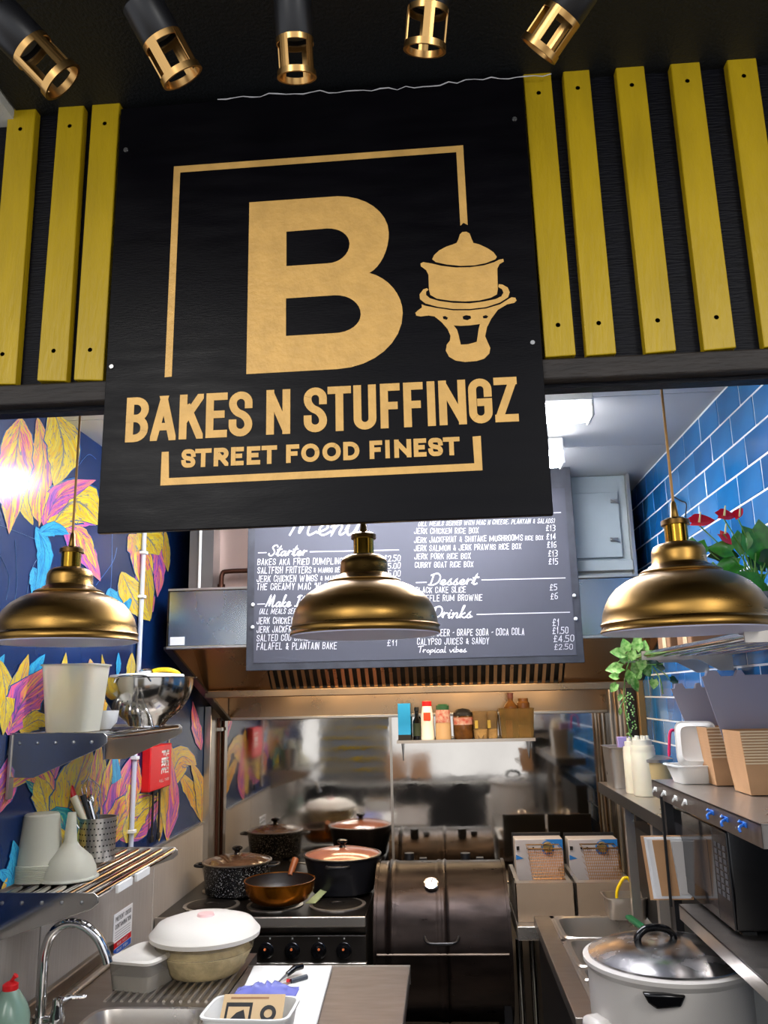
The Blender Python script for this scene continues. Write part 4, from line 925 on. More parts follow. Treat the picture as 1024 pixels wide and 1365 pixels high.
MB().lathe([(.0001, 67*k), (11*k, 67*k), (10*k, 70*k), (.0001, 70*k)], b0, 24).build('lid_button', M('pink_print', 'e0b8b4', .4), o)

# chopping board, knife, scissors, bag, tub
c0, c1, c2_, c3 = atz(338, 1293), atz(443, 1293), atz(421, 1375), atz(300, 1375)
cbd = MB().prism([p+Vector((0, 0, .001)) for p in (c0, c1, c2_, c3)], (0, 0, .012)).build('chopping_board', white, bevel=.003); tag(cbd, 'white plastic chopping board on the grey worktop', 'chopping board')
zb = ZW+.013
h0, h1, h2 = atz(403, 1288, zb+.02), atz(383, 1299, zb+.012), atz(370, 1310, zb+.003)
o = thing('kitchen_shears', 'black handled steel tool lying across the white board', 'knife', h2)
MB().tube([h1, h1.lerp(h0, .5)+Vector((0, 0, .006)), h0], [.007, .009, .008], 12).build('handle', glossblack, o)
MB().tube([h2, h1], [.002, .004], 6).build('blade', steel, o)
k0, k1, k2 = atz(409, 1305, zb), atz(388, 1311, zb), atz(345, 1318, zb)
o = thing('vegetable_knife', 'grey handled small knife lying on the white board', 'knife', k0)
MB().tube([k0+Vector((0, 0, .006)), k1+Vector((0, 0, .006))], [.007, .006], 10).build('handle', M('grey_handle', '3c4148', .35), o)
MB().prism([k1+Vector((0, 0, .004)), k2+Vector((0, .004, .004)), k1+Vector((-.005, -.014, .004))], (0, 0, .001)).build('blade', steel, o)
MB().tube([k1+Vector((-.004, 0, .006)), k1+Vector((-.012, .001, .006))], .006, 8).build('collar', red, o)
bp = atz(355, 1325, zb); mb = MB(); rnd = random.Random(3); gx, gy = 16, 8; vs = []
for j in range(gy+1):
    for i in range(gx+1):
        u, v = i/gx-.5, j/gy-.5; vs.append(bp+Vector((u*.17, v*.075, .006+.03*(1-4*u*u)*(1-4*v*v)*rnd.uniform(.3, 1))))
mb.add(vs, [(j*(gx+1)+i, j*(gx+1)+i+1, (j+1)*(gx+1)+i+1, (j+1)*(gx+1)+i) for j in range(gy) for i in range(gx)])
mb.add([v-Vector((0, 0, v.z-zb-.0015)) for v in vs], [(j*(gx+1)+i, j*(gx+1)+i+1, (j+1)*(gx+1)+i+1, (j+1)*(gx+1)+i) for j in range(gy) for i in range(gx)])
tag(mb.build('plastic_bag', M('blue_tinted_film', '8d92d8', .12, trans=.5, ior=1.1), smooth=60, loc=bp), 'crumpled blue tinted clear plastic bag behind the white tub', 'plastic bag')
b0 = atz(334, 1392, zb); k = scl(b0.y); o = thing('white_tub', 'open white plastic tub with a printed kraft card inside, at the worktop edge', 'tub', b0)
hw, hd = 53*k, .075; hh = P(334, 1345, Y=b0.y).z-zb; R0 = Rz(-.04)
loft([rrect(hw*.85, hd*.85, 0, b0, R0, .3), rrect(hw, hd, hh, b0, R0, .3), rrect(hw+.004, hd+.004, hh, b0, R0, .3), rrect(hw+.004, hd+.004, hh+.004, b0, R0, .3), rrect(hw-.003, hd-.003, hh+.004, b0, R0, .3), rrect(hw*.85-.003, hd*.85-.003, .004, b0, R0, .3)]).build('tub', white, o)
tilt = Matrix.Rotation(-.75, 3, 'X'); cc = b0+Vector((0, .01, hh*.82))
card = thing('printed_card', 'kraft card printed with a black picture and round stamp inside the tub', 'card', cc)
MB().box(cc, (hw*1.45, .09, .002), tilt.inverted()).build('card', M('kraft_print', 'b59a72', .7), card)
nrm = tilt.inverted() @ Vector((0, 0, 1)); ax_ = tilt.inverted() @ Vector((0, 1, 0)); ex = Vector((1, 0, 0))
def cardbox(u, v, w_, h_, m, nm, t=.0014): MB().box(cc+ex*u+ax_*v+nrm*t, (w_, h_, .0006), tilt.inverted()).build(nm, m, card)
cardbox(-hw*.32, .0, hw*.62, .05, black, 'print_block'); cardbox(-hw*.32, -.002, hw*.5, .034, M('kraft_print', ''), 'print_inner', .0018)
MB().prism([cc+nrm*.0022+ex*(-hw*.5)+ax_*(-.015), cc+nrm*.0022+ex*(-hw*.12)+ax_*(-.015), cc+nrm*.0022+ex*(-hw*.2)+ax_*.008, cc+nrm*.0022+ex*(-hw*.36)+ax_*.001], nrm*.0004).build('print_figure', black, card)
MB().lathe([(.010, .0012), (.019, .0012), (.019, .0018), (.010, .0018), (.010, .0012)], cc+ex*hw*.38+nrm*.0003, 28, tilt.inverted()).build('round_stamp', black, card)
cardbox(-hw*.1, .036, hw*.9, .004, kraftd, 'print_line')

# ================================================================== RANGE COOKER
rA = P(230, 1222, Z=ZW); rB = P(487, 1222, Z=ZW); x0, x1, y0 = XL+.012, rB.x, rB.y
o = thing('range_cooker', 'commercial electric range cooker with black knobs in the back left corner', 'cooker', ((x0+x1)/2, (y0+YBK)/2, 0))
MB().bb(x0, x1, y0+.05, YBK-.09, .1, ZW-.02).build('body', steeldark, o, bevel=.003)
MB().bb(x0, x1, y0+.012, YBK-.02, ZW-.02, ZW-.004).build('hob_top', M('worn_black_hob', '1c1816', .3, metal=.5, var=.5, vscale=12), o, bevel=.003)
MB().bb(x0, x1, y0, y0+.012, ZW-.035, ZW).build('front_rail', steel, o, bevel=.003)
zr = P(400, 1248, Y=y0).z
MB().prism([Vector((x0, y0, ZW-.035)), Vector((x0, y0+.012, ZW-.035)), Vector((x0, y0+.05, zr)), Vector((x0, y0+.03, zr))], (x1-x0, 0, 0)).build('curved_rail', M('dark_steel', ''), o, bevel=.003)
zk1, zk0 = P(400, 1247, Y=y0+.02).z, P(400, 1283, Y=y0+.02).z
MB().bb(x0, x1, y0+.02, y0+.05, zk0, zk1).build('control_panel', M('control_panel_black', '26221f', .3, metal=.4), o, bevel=.003)
MB().bb(x0, x1, y0+.012, y0+.05, zk0-.012, zk0).build('door_top_rail', steel, o, bevel=.002)
MB().bb(x0+.01, x1-.01, y0+.02, y0+.05, .2, zk0-.014).build('oven_door', M('oven_door', '2b2725', .3, metal=.5), o, bevel=.003)
Rk = Matrix.Rotation(PI/2, 3, 'X')
for i, px in enumerate((285, 320, 355, 390, 425, 459)):
    c = P(px, 1267, Y=y0+.02)
    kb = MB().lathe([(.0001, 0), (.029, 0), (.029, .006), (.023, .012), (.020, .028), (.0001, .03)], c, 28, Rk).build('knob', glossblack, o)
    MB().box(c+Vector((0, -.030, .008)), (.006, .008, .026)).build('grip', glossblack, kb, bevel=.002)
    MB().lathe([(.0001, 0), (.0045, 0), (.0045, .002), (.0001, .002)], c+Vector((random.uniform(-.006, .006), -.0325, .012)), 12, Rk).build('marker', M('orange_dot', 'd8703a', .5), kb)
for px in (360, 390, 425, 459): 
    c = P(px, 1251, Y=y0+.0195); MB().bb(c.x-.003, c.x+.003, y0+.019, y0+.02, c.z-.003, c.z+.003).build('panel_mark', M('panel_print', '9a9a98', .5), o)
# burners
def hobplate(x, y, r=.098):
    p = MB().lathe([(.0001, .006), (r*.22, .006), (r*.25, .003), (r*.3, .008), (r*.92, .008), (r, .004), (r, 0)], (x, y, ZW-.004), 44).build('hotplate', castiron, o)
    MB().lathe([(r*1.0, 0), (r*1.14, 0), (r*1.14, .004), (r*1.0, .005), (r*1.0, 0)], (x, y, ZW-.004), 44).build('plate_ring', steel, p)
BX = [P(283, 1205, Z=ZW).x, P(367, 1205, Z=ZW).x, P(450, 1205, Z=ZW).x]; by0 = P(367, 1207, Z=ZW).y+.02
for bx in BX: hobplate(bx, by0+.0)
for bx in BX: hobplate(bx, by0+.27)
ZH = ZW+.005
def pot(px, py, rpx, hpx, mm, name, label, cat, lid, knobm, handles=True, taper=.9, dy=0, lab2=None, front_handle=False):
    # py = lowest visible edge of the pot's base
    b = P(px, py, Z=ZH); b.z = ZH; k = scl(b.y+.1); R = rpx*k; b.y += R*.8+dy; k = scl(b.y); R = rpx*k; H = hpx*k
    o = thing(name, label, cat, b)
    MB().lathe([(.0001, 0), (R*taper*.94, 0), (R*taper, .006), (R*.99, H-.004), (R*1.02, H), (R*1.0, H+.002), (R*.97, H-.002), (R*taper*.97, .006), (.0001, .005)], b, 56).build('pot_body', mm, o)
    if lid:
        l = MB().lathe([(R*.96, H), (R*1.02, H+.001), (R*1.02, H+.005), (R*.97, H+.007), (R*.96, H)], b, 56).build('lid_rim', M('lid_rim_steel', '77706a', .3, metal=.9), o)
        MB().lathe([(R*.97, H+.004), (R*.8, H+.014), (R*.5, H+.024), (R*.2, H+.029), (.0001, H+.03), (.0001, H+.027), (R*.5, H+.02), (R*.95, H+.002)], b, 56).build('glass_lid', lid, o)
        kb = MB().lathe([(.0001, H+.028), (.016, H+.028), (.011, H+.036), (.012, H+.042), (.022, H+.05), (.022, H+.057), (.014, H+.061), (.0001, H+.061)], b, 24).build('lid_knob', knobm, o)
    if handles:
        for s_ in (-1, 1):
            pts = [Vector((b.x+s_*R*.97, b.y-.03, b.z+H*.88)), Vector((b.x+s_*(R+.028), b.y-.026, b.z+H*.9)), Vector((b.x+s_*(R+.032), b.y, b.z+H*.9)), Vector((b.x+s_*(R+.028), b.y+.026, b.z+H*.9)), Vector((b.x+s_*R*.97, b.y+.03, b.z+H*.88))]
            MB().tube(catmull(pts, 4), .006, 10).build('handle', blackmetal, o)
    if front_handle:
        pts = [Vector((b.x-.045, b.y-R*.93, b.z+H*.86)), Vector((b.x-.04, b.y-R-.02, b.z+H*.88)), Vector((b.x, b.y-R-.026, b.z+H*.88)), Vector((b.x+.04, b.y-R-.02, b.z+H*.88)), Vector((b.x+.045, b.y-R*.93, b.z+H*.86))]
        MB().tube(catmull(pts, 4), .006, 10).build('handle', blackmetal, o)
    return o, b, R, H
pot(303, 1201, 43, 36, enamel, 'stock_pot', 'black speckled enamel pot with glass lid at the back left of the hob', 'pot', lidglass, glossblack, dy=.04)
# forked knob of the speckled pot comes from two small prongs
pot(450, 1201, 48, 42, blackpot, 'casserole_pot', 'large plain black pot with pinkish lid at the right of the hob', 'pot', lidfood, glossblack, handles=False, taper=.80, front_handle=True, dy=.05)
b = P(367, 1209, Z=ZH+.022); b.z = ZH+.022; k = scl(b.y); R = 45*k; b.y += R*.62; H = 26*k
o = thing('frying_pan', 'copper coloured deep frying pan with wooden brown handle on the front hotplate', 'pan', b)
MB().lathe([(.0001, 0), (R*.66, 0), (R*.82, .012), (R*.97, H*.55), (R, H), (R*1.015, H), (R*1.015, H+.002), (R*.98, H+.002), (R*.95, H*.55), (R*.8, .016), (R*.6, .006), (.0001, .006)], b, 56).build('pan_body', copper, o)
MB().lathe([(.0001, .007), (R*.6, .007), (R*.79, .017), (R*.94, H*.56), (R*.97, H)], b, 56, cap=False).build('pan_lining', panin, o)
hs = b+Vector((R*.12, R*.95, H*.86)); he = P(394, 1145, Y=hs.y+.05)
MB().tube([hs, hs.lerp(he, .3), he], [.010, .013, .0145], 14).build('handle', M('brown_handle', '7a4220', .4), o)
# paper scraps between the plates
for px, py, lab in ((407, 1205, 'crumpled pale green wrapper on the hob between pan and black pot'),):
    b = P(px, py, Z=ZH); b.z = ZH+.001; tag(MB().prism([b, b+Vector((.04, 0, .0)), b+Vector((.085, .14, .03)), b+Vector((.06, .15, .035))], (0, 0, .002)).build('wrapper', M('wrapper_green', '8f9a72', .5)), lab, 'wrapper')
b = P(331, 1200, Z=ZH); b.z = ZH+.001; tag(MB().prism([b, b+Vector((.02, -.02, 0)), b+Vector((.05, .06, .02))], (0, 0, .002)).build('foil_scrap', steel), 'small silver foil scrap on the hob left of the pan', 'foil')

# ================================================================== EXTRACTOR HOOD
YH = P(222, 862, X=-1.06).y; xh0 = P(222, 862, Y=YH).x; zh0 = P(222, 862, Y=YH).z; zh1 = P(222, 788, Y=YH).z
xh1 = XR-.012
zbk = zs+.012
o = thing('extractor_hood', 'large stainless steel extractor hood over the cooking line', 'extractor hood', ((xh0+xh1)/2, YH, zh0))
MB().bb(xh0, xh1, YH, YH+.004, zh0, zh1).build('front_panel', M('hood_front_steel', 'a9b0b4', .22, metal=1, bump=.05, bscale=2.5, rvar=.08, vscale=2), o, bevel=.001)
MB().bb(xh0, xh1, YH-.006, YH+.03, zh0-.012, zh0).build('front_lip', trimsteel, o, bevel=.003); MB().bb(xh0, xh1, YH-.003, YH+.01, zh1, zh1+.008).build('top_lip', trimsteel, o)
for xx, s_ in ((xh0, 1), (xh1-.006, 1)):
    MB().prism([Vector((xx, YH, zh0)), Vector((xx, YBK-.02, zbk)), Vector((xx, YBK-.02, zh1)), Vector((xx, YH, zh1))], (.006, 0, 0)).build('side_panel', hoodsteel, o)
    MB().prism([Vector((xx-.012+.0, YH, zh0-.012)), Vector((xx-.012, YBK-.02, zbk-.014)), Vector((xx-.012, YBK-.02, zbk)), Vector((xx-.012, YH, zh0))], (.034, 0, 0)).build('side_lip', steeldark, o, bevel=.002)
MB().bb(xh0, xh1, YH, YBK-.01, zh1-.004, zh1).build('top_panel', hoodsteel, o)
# gutter and baffle filters sloping back
Yg = 3.66; gz = P(560, 919, Y=Yg).z
MB().bb(xh0+.006, xh1-.006, Yg-.02, Yg+.03, gz-.018, gz+.016).build('grease_gutter', hoodsteel, o, bevel=.004)
MB().bb(xh0+.006, xh1-.006, Yg+.026, Yg+.03, gz+.016, zh1-.005).build('rear_baffle_wall', black, o)
ytop, ztop2 = YH+.10, zh1-.01
fx0, fx1 = P(360, 903, Y=Yg-.03).x, P(752, 903, Y=Yg-.03).x; n = 37
d = Vector((0, ytop-Yg, ztop2-gz-.01)); an = math.atan2(d.z, -d.y)
for i in range(n):
    x = fx0+(fx1-fx0)*(i+.5)/n
    MB().box((x, (ytop+Yg)/2, (ztop2+gz+.01)/2), ((fx1-fx0)/n*.42, d.length, .008), Matrix.Rotation(-an, 3, 'X')).build('baffle', hoodsteel, o)
MB().box(((fx0+fx1)/2, (ytop+Yg)/2+.014, (ztop2+gz+.01)/2+.02), (fx1-fx0, d.length, .004), Matrix.Rotation(-an, 3, 'X')).build('filter_back', black, o)
for a_, b_ in ((xh0+.006, fx0), (fx1, xh1-.006)):
    MB().box(((a_+b_)/2, (ytop+Yg)/2, (ztop2+gz+.01)/2+.004), (b_-a_, d.length, .006), Matrix.Rotation(-an, 3, 'X')).build('blanking_panel', hoodsteel, o)
# back sloping panels inside, left and right
l0 = P(243, 843, Y=YH-.001); l1 = P(226, 860, Y=YH-.001); MB().bb(P(227, 855, Y=YH).x, P(246, 855, Y=YH).x, YH-.002, YH, P(240, 860, Y=YH).z, P(240, 849, Y=YH).z).build('rating_sticker', paper, o)
# plenum / duct boxes above the hood
YP = YH+.12
x_a, x_b = P(252, 760, Y=YP).x, P(284, 760, Y=YP).x
mbp = thing('duct_box', 'steel duct box with latched access door above the hood', 'duct', ((x_a+XR)/2, YP, zh1))
MB().bb(x_a, x_b, YP, YP+.5, zh1+.009, ZC-.002).build('left_column', M('column_steel', '6f6c6a', .4, metal=.7), mbp)
MB().bb(x_b, P(330, 760, Y=YP).x+.1, YP+.10, YP+.5, zh1+.009, ZC-.002).build('recess_panel', pinkpanel, mbp)
MB().tube([(P(265, 760, Y=YP-.02).x, YP-.008, zh1+.009), (P(265, 760, Y=YP-.02).x, YP-.008, ZC-.01)], .006, 8).build('white_pipe', white, mbp)
xr0, xr1 = P(755, 700, Y=YP).x, P(838, 700, Y=YP).x
MB().bb(P(330, 760, Y=YP).x+.1, xr1, YP, YP+.5, zh1+.009, ZC-.002).build('cabinet', panelgrey, mbp, bevel=.003)
d0, d1 = P(757, 745, Y=YP-.01), P(823, 656, Y=YP-.01)
dr = MB().bb(d0.x, d1.x, YP-.014, YP, d0.z, d1.z).build('access_door', panelgrey, mbp, bevel=.002)
MB().bb(xr0, xr1, YP-.02, YP, P(800, 762, Y=YP).z, P(800, 748, Y=YP).z).build('ledge', panelgrey, mbp, bevel=.003)
MB().bb(xr1, xr1+.012, YP-.03, YP+.1, zh1+.009, P(830, 634, Y=YP).z).build('corner_post', trimsteel, mbp)
for py in (668, 719):
    c = P(819, py, Y=YP-.02); l = MB().box(c, (.03, .012, .014)).build('latch', screwm, mbp, bevel=.003)
    MB().tube([c+Vector((-.015, -.008, .006)), c+Vector((.005, -.012, -.006)), c+Vector((.018, -.008, -.012))], .0035, 8).build('latch_lever', screwm, l)
c = P(287, 780, Y=YP); c1 = P(292, 762, Y=YP); c2p = P(330, 760, Y=YP)
gp = thing('gas_pipe', 'rusty brown bent pipe above the left end of the hood', 'pipe', (c1.x, YP+.04, zh1+.009))
MB().tube(catmull([(c1.x, YP+.04, zh1+.009), (c1.x, YP+.04, c1.z-.03), (c1.x+.004, YP+.04, c1.z-.004), (c1.x+.03, YP+.04, c1.z+.006), (c2p.x+.1, YP+.04, c1.z+.006)], 5), .010, 12).build('pipe', rust, gp)
MB().lathe([(.0001, 0), (.016, 0), (.016, .03), (.0001, .03)], (c1.x, YP+.04, zh1+.012), 14).build('fitting', rust, gp)

# ================================================================== MENU BOARD
YM = YH-.03
mbd = thing('menu_board', 'large grey chalk menu board fixed to the front of the extractor hood', 'menu board', P(555, 888, Y=YM))
xl_, xr_ = (P(327, 893, Y=YM).x+P(331, 720, Y=YM).x)/2, P(780, 885, Y=YM).x; zt_, zb_ = P(762, 622, Y=YM).z, (P(327, 893, Y=YM).z+P(780, 885, Y=YM).z)/2
MB().bb(xl_, xr_, YM, YM+.02, zb_, zt_).build('backing', boardf, mbd, bevel=.002)
bi = 10*scl(YM)
MB().bb(xl_+bi, xr_-bi, YM-.002, YM+.01, zb_+bi, zt_-bi*3).build('writing_surface', boardm, mbd)
for px, py in ((337.5, 806), (337, 836), (765.5, 794), (767.5, 825)):
    c = P(px, py, Y=YM); MB().lathe([(.0001, -.008), (.005, -.007), (.007, -.003), (.007, 0)], (c.x, YM, c.z), 14, Matrix.Rotation(PI/2, 3, 'X').inverted()).build('bolt_cap', white, mbd)
# spacers join board and hood
for xx in (xl_+.04, xr_-.04): MB().bb(xx-.01, xx+.01, YM+.02, YH, zh0+.03, zh0+.06).build('spacer', black, mbd)
ink = Ink(YM-.0028)
ink.script('Menu', 386, 480, 714, 36, .07)
ink.script('Starter', 358, 409, 741, 14.5, .13); ink.line(344, 736.3, 355.5, 736); ink.line(413, 735, 532, 732.5)
ink.hand('BAKES AKA FRIED DUMPLINGS', 343, 463, 753.5, 9); ink.hand('SALTFISH FRITTERS', 343, 416, 764.8, 9.3); ink.hand('& MANGO RELISH', 418, 466, 763.5, 7)
ink.hand('JERK CHICKEN WINGS', 342, 424, 776, 9.3); ink.hand('& MANGO DIP', 427, 466, 774, 7); ink.hand("THE CREAMY MAC 'N' CHEESE", 342, 462, 786.8, 9.3)
for t, y in (('£2.50', 748.5), ('£5.00', 758.5), ('£5.00', 769), ('£7.00', 780)): ink.hand(t, 512, 535, y, 8.5)
ink.script('Make It A Meal'.replace(' A Meal', ''), 354, 404, 809, 15, .13); ink.line(343, 804.8, 353.5, 804.5)
ink.hand('(ALL MEALS SERVED WITH RICE)', 345, 440, 818.8, 7.5, slant=.25)
ink.hand('JERK CHICKEN WRAP', 342, 418, 832, 9); ink.hand('JERK JACKFRUIT WRAP', 342, 424, 843.5, 9); ink.hand('SALTED COD BAKE', 342, 412, 854.8, 9); ink.hand('FALAFEL & PLANTAIN BAKE', 342, 450, 866.5, 9.3); ink.hand('£11', 516, 531, 861, 8)
ink.line(738, 683, 748, 682.6)
ink.hand('(ALL MEALS SERVED WITH MAC N CHEESE, PLANTAIN & SALADS)', 557, 740, 701.6, 6.5, 697.2, slant=.25)
ink.hand('JERK CHICKEN RICE BOX', 552, 639, 712, 8); ink.hand('JERK JACKFRUIT & SHIITAKE MUSHROOMS', 552, 698, 724, 8, 720.5); ink.hand('RICE BOX', 700, 725, 720.3, 6.3)
ink.hand('JERK SALMON & JERK PRAWNS RICE BOX', 552, 696, 735, 8, 732); ink.hand('JERK PORK RICE BOX', 552.5, 628.5, 745.8, 8); ink.hand('CURRY GOAT RICE BOX', 553, 632, 757, 8)
for t, x, y in (('£13', 728, 708), ('£14', 728.5, 719.4), ('£16', 729.5, 730.4), ('£13', 731, 742), ('£15', 731.5, 752.5)): ink.hand(t, x, x+13.5, y, 8.5)
ink.script('Dessert', 572, 636, 779.8, 15.5, .12); ink.line(554.5, 776, 569, 775.7); ink.line(642, 772.5, 754, 769.8)
ink.hand('BLACK CAKE SLICE', 554, 622, 790.8, 8.2); ink.hand('TRUFFLE RUM BROWNIE', 554, 644, 801.8, 8.4); ink.hand('£5', 733, 744, 787, 8.5); ink.hand('£6', 734, 745, 799, 8.5)
ink.script('Drinks', 575, 629, 824, 15.5, .12); ink.line(635.5, 818.5, 760, 815.5)
ink.hand('WATER', 556, 580, 836, 8.5); ink.hand('£1', 736.6, 747, 834.5, 9.5)
ink.hand('GINGER BEER - GRAPE SODA - COCA COLA', 556, 700, 848.5, 9.2, 846.5); ink.hand('£1.50', 736.6, 759, 845, 9.3)
ink.hand('CALYPSO JUICES & SANDY', 556, 653, 859.8, 8.6); ink.hand('£4.50', 738, 767, 855.8, 9)
ink.script('Tropical vibes', 557, 622, 870, 8.5, .13, .1); ink.hand('£2.50', 739, 765, 866, 7.5)
ink.build('chalk_lettering', chalk, mbd)

# ================================================================== SPICE SHELF AND JARS
Ysh = YBK-.16; z = P(620, 986, Y=Ysh).z; xa_, xb_ = P(529, 986, Y=Ysh).x, P(714, 986, Y=Ysh).x
o = thing('spice_shelf', 'small steel shelf on the back wall lined with jars', 'shelf', ((xa_+xb_)/2, Ysh, z))
MB().bb(xa_, xb_, Ysh, YBK-.008, z-.004, z).build('shelf_board', steeldark, o); MB().bb(xa_, xb_, Ysh-.003, Ysh, z-.012, z+.002).build('front_lip', steel, o)
for xx in (xa_+.02, xb_-.02): MB().prism([Vector((xx, Ysh+.01, z-.004)), Vector((xx, YBK-.008, z-.004)), Vector((xx, YBK-.008, z-.10))], (.003, 0, 0)).build('bracket', steeldark, o)
def sp(px): return Vector((P(px, 985, Y=Ysh+.06).x, Ysh+.06, z))
k = scl(Ysh+.06)
c = sp(540); o = thing('blue_carton', 'upright bright blue carton at the left end of the spice shelf', 'carton', c)
MB().bb(c.x-8*k, c.x+8*k, c.y-.03, c.y+.03, z, z+46*k).build('carton', bluebox, o, bevel=.001); MB().bb(c.x-8*k-.0004, c.x+8*k+.0004, c.y-.0306, c.y+.0306, z, z+7*k).build('dark_band', black, o)
c = sp(556.5); o = thing('sauce_bottle', 'slim dark glass sauce bottle beside the blue carton', 'bottle', c)
MB().lathe([(.0001, 0), (5.3*k, 0), (5.3*k, 23*k), (2.4*k, 29*k), (2.3*k, 37*k), (.0001, 37*k)], c, 24).build('glass', glossblack, o); MB().lathe([(5.4*k, 5*k), (5.4*k, 21*k)], c, 24).build('label', M('dark_label', '25301f', .5), o)
MB().lathe([(.0001, 36*k), (3*k, 36*k), (3*k, 41*k), (.0001, 41*k)], c, 16).build('cap', black, o)
c = sp(570.5); o = thing('white_shaker', 'white plastic shaker with red lid and red square on the spice shelf', 'bottle', c)
MB().lathe([(.0001, 0), (8.5*k, 0), (8.8*k, 2*k), (8*k, 30*k), (6*k, 42*k), (.0001, 43*k)], c, 28).build('body', white, o); MB().lathe([(.0001, 42*k), (6.2*k, 42*k), (6*k, 48*k), (.0001, 49*k)], c, 24).build('lid', red, o)
MB().box((c.x, c.y-8.3*k-.0006, z+29*k), (9*k, .001, 10*k)).build('red_square', M('red_square', 'd2401e', .5), o)
c = sp(591.5); o = thing('spice_jar', 'glass jar of beige powder with a green lid', 'jar', c)
MB().lathe([(.0001, 0), (10*k, 0), (10.3*k, 2*k), (10*k, 20*k), (9.2*k, 22*k), (9.6*k, 26*k), (8.2*k, 38*k), (.0001, 38*k)], c, 30).build('glass', M('jar_glass', 'a98f6e', .15), o)
MB().lathe([(9.9*k, 21*k), (9.2*k, 37*k)], c, 30).build('label', M('pink_label', 'b49a8e', .5, col2='a04a40', vscale=60), o); MB().lathe([(.0001, 37*k), (8.4*k, 37*k), (8.4*k, 42*k), (6*k, 44*k), (.0001, 44*k)], c, 24).build('lid', M('green_lid', '234a30', .4), o)
c = sp(618.5); o = thing('dark_lidded_jar', 'squat round glass jar with domed black lid on the spice shelf', 'jar', c)
MB().lathe([(.0001, 0), (11*k, 0), (12.5*k, 3*k), (12.5*k, 28*k), (11*k, 31*k), (.0001, 31*k)], c, 30).build('glass', M('amber_glass', '5c3c1c', .12, var=.5, vscale=30), o)
MB().lathe([(12.7*k, 18*k), (12.7*k, 27*k)], c, 30).build('label', M('pink_label', ''), o); MB().lathe([(.0001, 30*k), (12.6*k, 29*k), (12.2*k, 33*k), (8*k, 37*k), (.0001, 38.5*k)], c, 28).build('lid', black, o)
for px, w_, lab in ((641, 10, 'clear tapered plastic tub right of the dark lidded jar'), (657, 8, 'narrow clear plastic tub left of the crate of bottles')):
    c = sp(px)+Vector((0, .01 if w_ == 8 else 0, 0)); o = thing('clear_tub', lab, 'tub', c)
    MB().lathe(shell([(.0001, 0), (w_*.85*k, 0), (w_*k, 34*k)], .0012), c, 24, sq=4).build('tub', M('smoky_clear', 'b09a78', .15, trans=.8, ior=1.1), o); MB().lathe([(.0001, .002), (w_*.82*k, .002), (w_*.88*k, 12*k), (.0001, 12*k)], c, 20, sq=4).build('contents', foodm, o)
    MB().box((c.x-w_*.5*k, c.y-w_*k*.95-.001, z+18*k), (4*k, .001, 10*k)).build('sticker', M('old_sticker', 'a08a3c', .6), o)
c = sp(690); cr = thing('clear_crate', 'clear plastic box of packets at the right end of the spice shelf', 'crate', c)
loft([rrect(20*k, .045, .001, c, Rz(0), .2), rrect(22*k, .05, 36*k, c, Rz(0), .2), rrect(23*k, .052, 37*k, c, Rz(0), .2), rrect(21.3*k, .048, 36*k, c, Rz(0), .2), rrect(19.4*k, .043, .003, c, Rz(0), .2)]).build('crate', M('crate_clear', 'b09868', .15, trans=.82, ior=1.1), cr)
for dx, h, mm, nm, lab in ((-10, 22, red, 'red_packet', 'red striped packet inside the clear crate'), (6, 16, kraft, 'brown_packet', 'brown packet inside the clear crate')):
    tag(MB().bb(c.x+(dx-4)*k, c.x+(dx+(4 if dx < 0 else 10))*k, c.y-.03, c.y+.0, z+.0045, z+h*k).build(nm, M('packet_'+nm, 'a05a48' if dx < 0 else '8a6a3c', .5, var=.4, vscale=60), bevel=.003), lab, 'packet')
cc = Vector((c.x-6*k, c.y+.015, z+.0045)); o = thing('brown_bottle', 'brown glass bottle with dark cap standing in the clear crate', 'bottle', cc)
MB().lathe([(.0001, 0), (9*k, 0), (9*k, 38*k), (3.4*k, 45*k), (3.2*k, 49*k), (.0001, 49*k)], cc, 24).build('glass', M('amber_glass', ''), o); MB().lathe([(.0001, 48*k), (3.8*k, 48*k), (3.8*k, 55*k), (.0001, 55*k)], cc, 16).build('cap', M('rust_cap', '4a1e14', .5), o)
cc = Vector((c.x+10*k, c.y+.01, z+.0045)); tag(MB().lathe([(.0001, 0), (8*k, 0), (8*k, 42*k), (6.5*k, 44*k), (6.5*k, 48*k), (.0001, 48*k)], cc, 20).build('small_glass_jar', M('amber_glass', ''), loc=cc), 'small grey glass jar leaning at the right inside the clear crate', 'jar')

# ================================================================== DRUM SMOKER
YD0 = 3.62; rD = .295; xd0, xd1 = P(501, 1240, Y=YD0-rD*.7).x, P(679, 1240, Y=YD0-rD*.7).x; zD = P(590, 1250, Y=YD0).z
top = P(590, 1155, Y=YD0).z; rD = min(.30, top-zD+.02)
o = thing('drum_smoker', 'dark steel barrel smoker with thermometer and front handle', 'smoker', ((xd0+xd1)/2, YD0, 0))
def drum_part(a0_, a1_, name, ribs=True, r=rD):
    prof = []
    L = xd1-xd0; n = 60
    for i in range(n+1):
        t = i/n; rr = r
        for rc in (.10, .14, .49, .53):
            rr += .007*math.exp(-((t-rc)/.009)**2)
        prof.append((t*L, rr))
    m_ = 40; mb = MB()
    for x_, rr in prof:
        for q in range(m_+1):
            a = a0_+(a1_-a0_)*q/m_; mb.v.append(Vector((xd0+x_, YD0-rr*math.cos(a), zD+rr*math.sin(a))))
    w_ = m_+1; mb.f = [(i*w_+q, i*w_+q+1, (i+1)*w_+q+1, (i+1)*w_+q) for i in range(n) for q in range(m_)]
    ob = mb.build(name, drumm, o, smooth=50); so = ob.modifiers.new('solid', 'SOLIDIFY'); so.thickness = .004; so.offset = -1; return ob
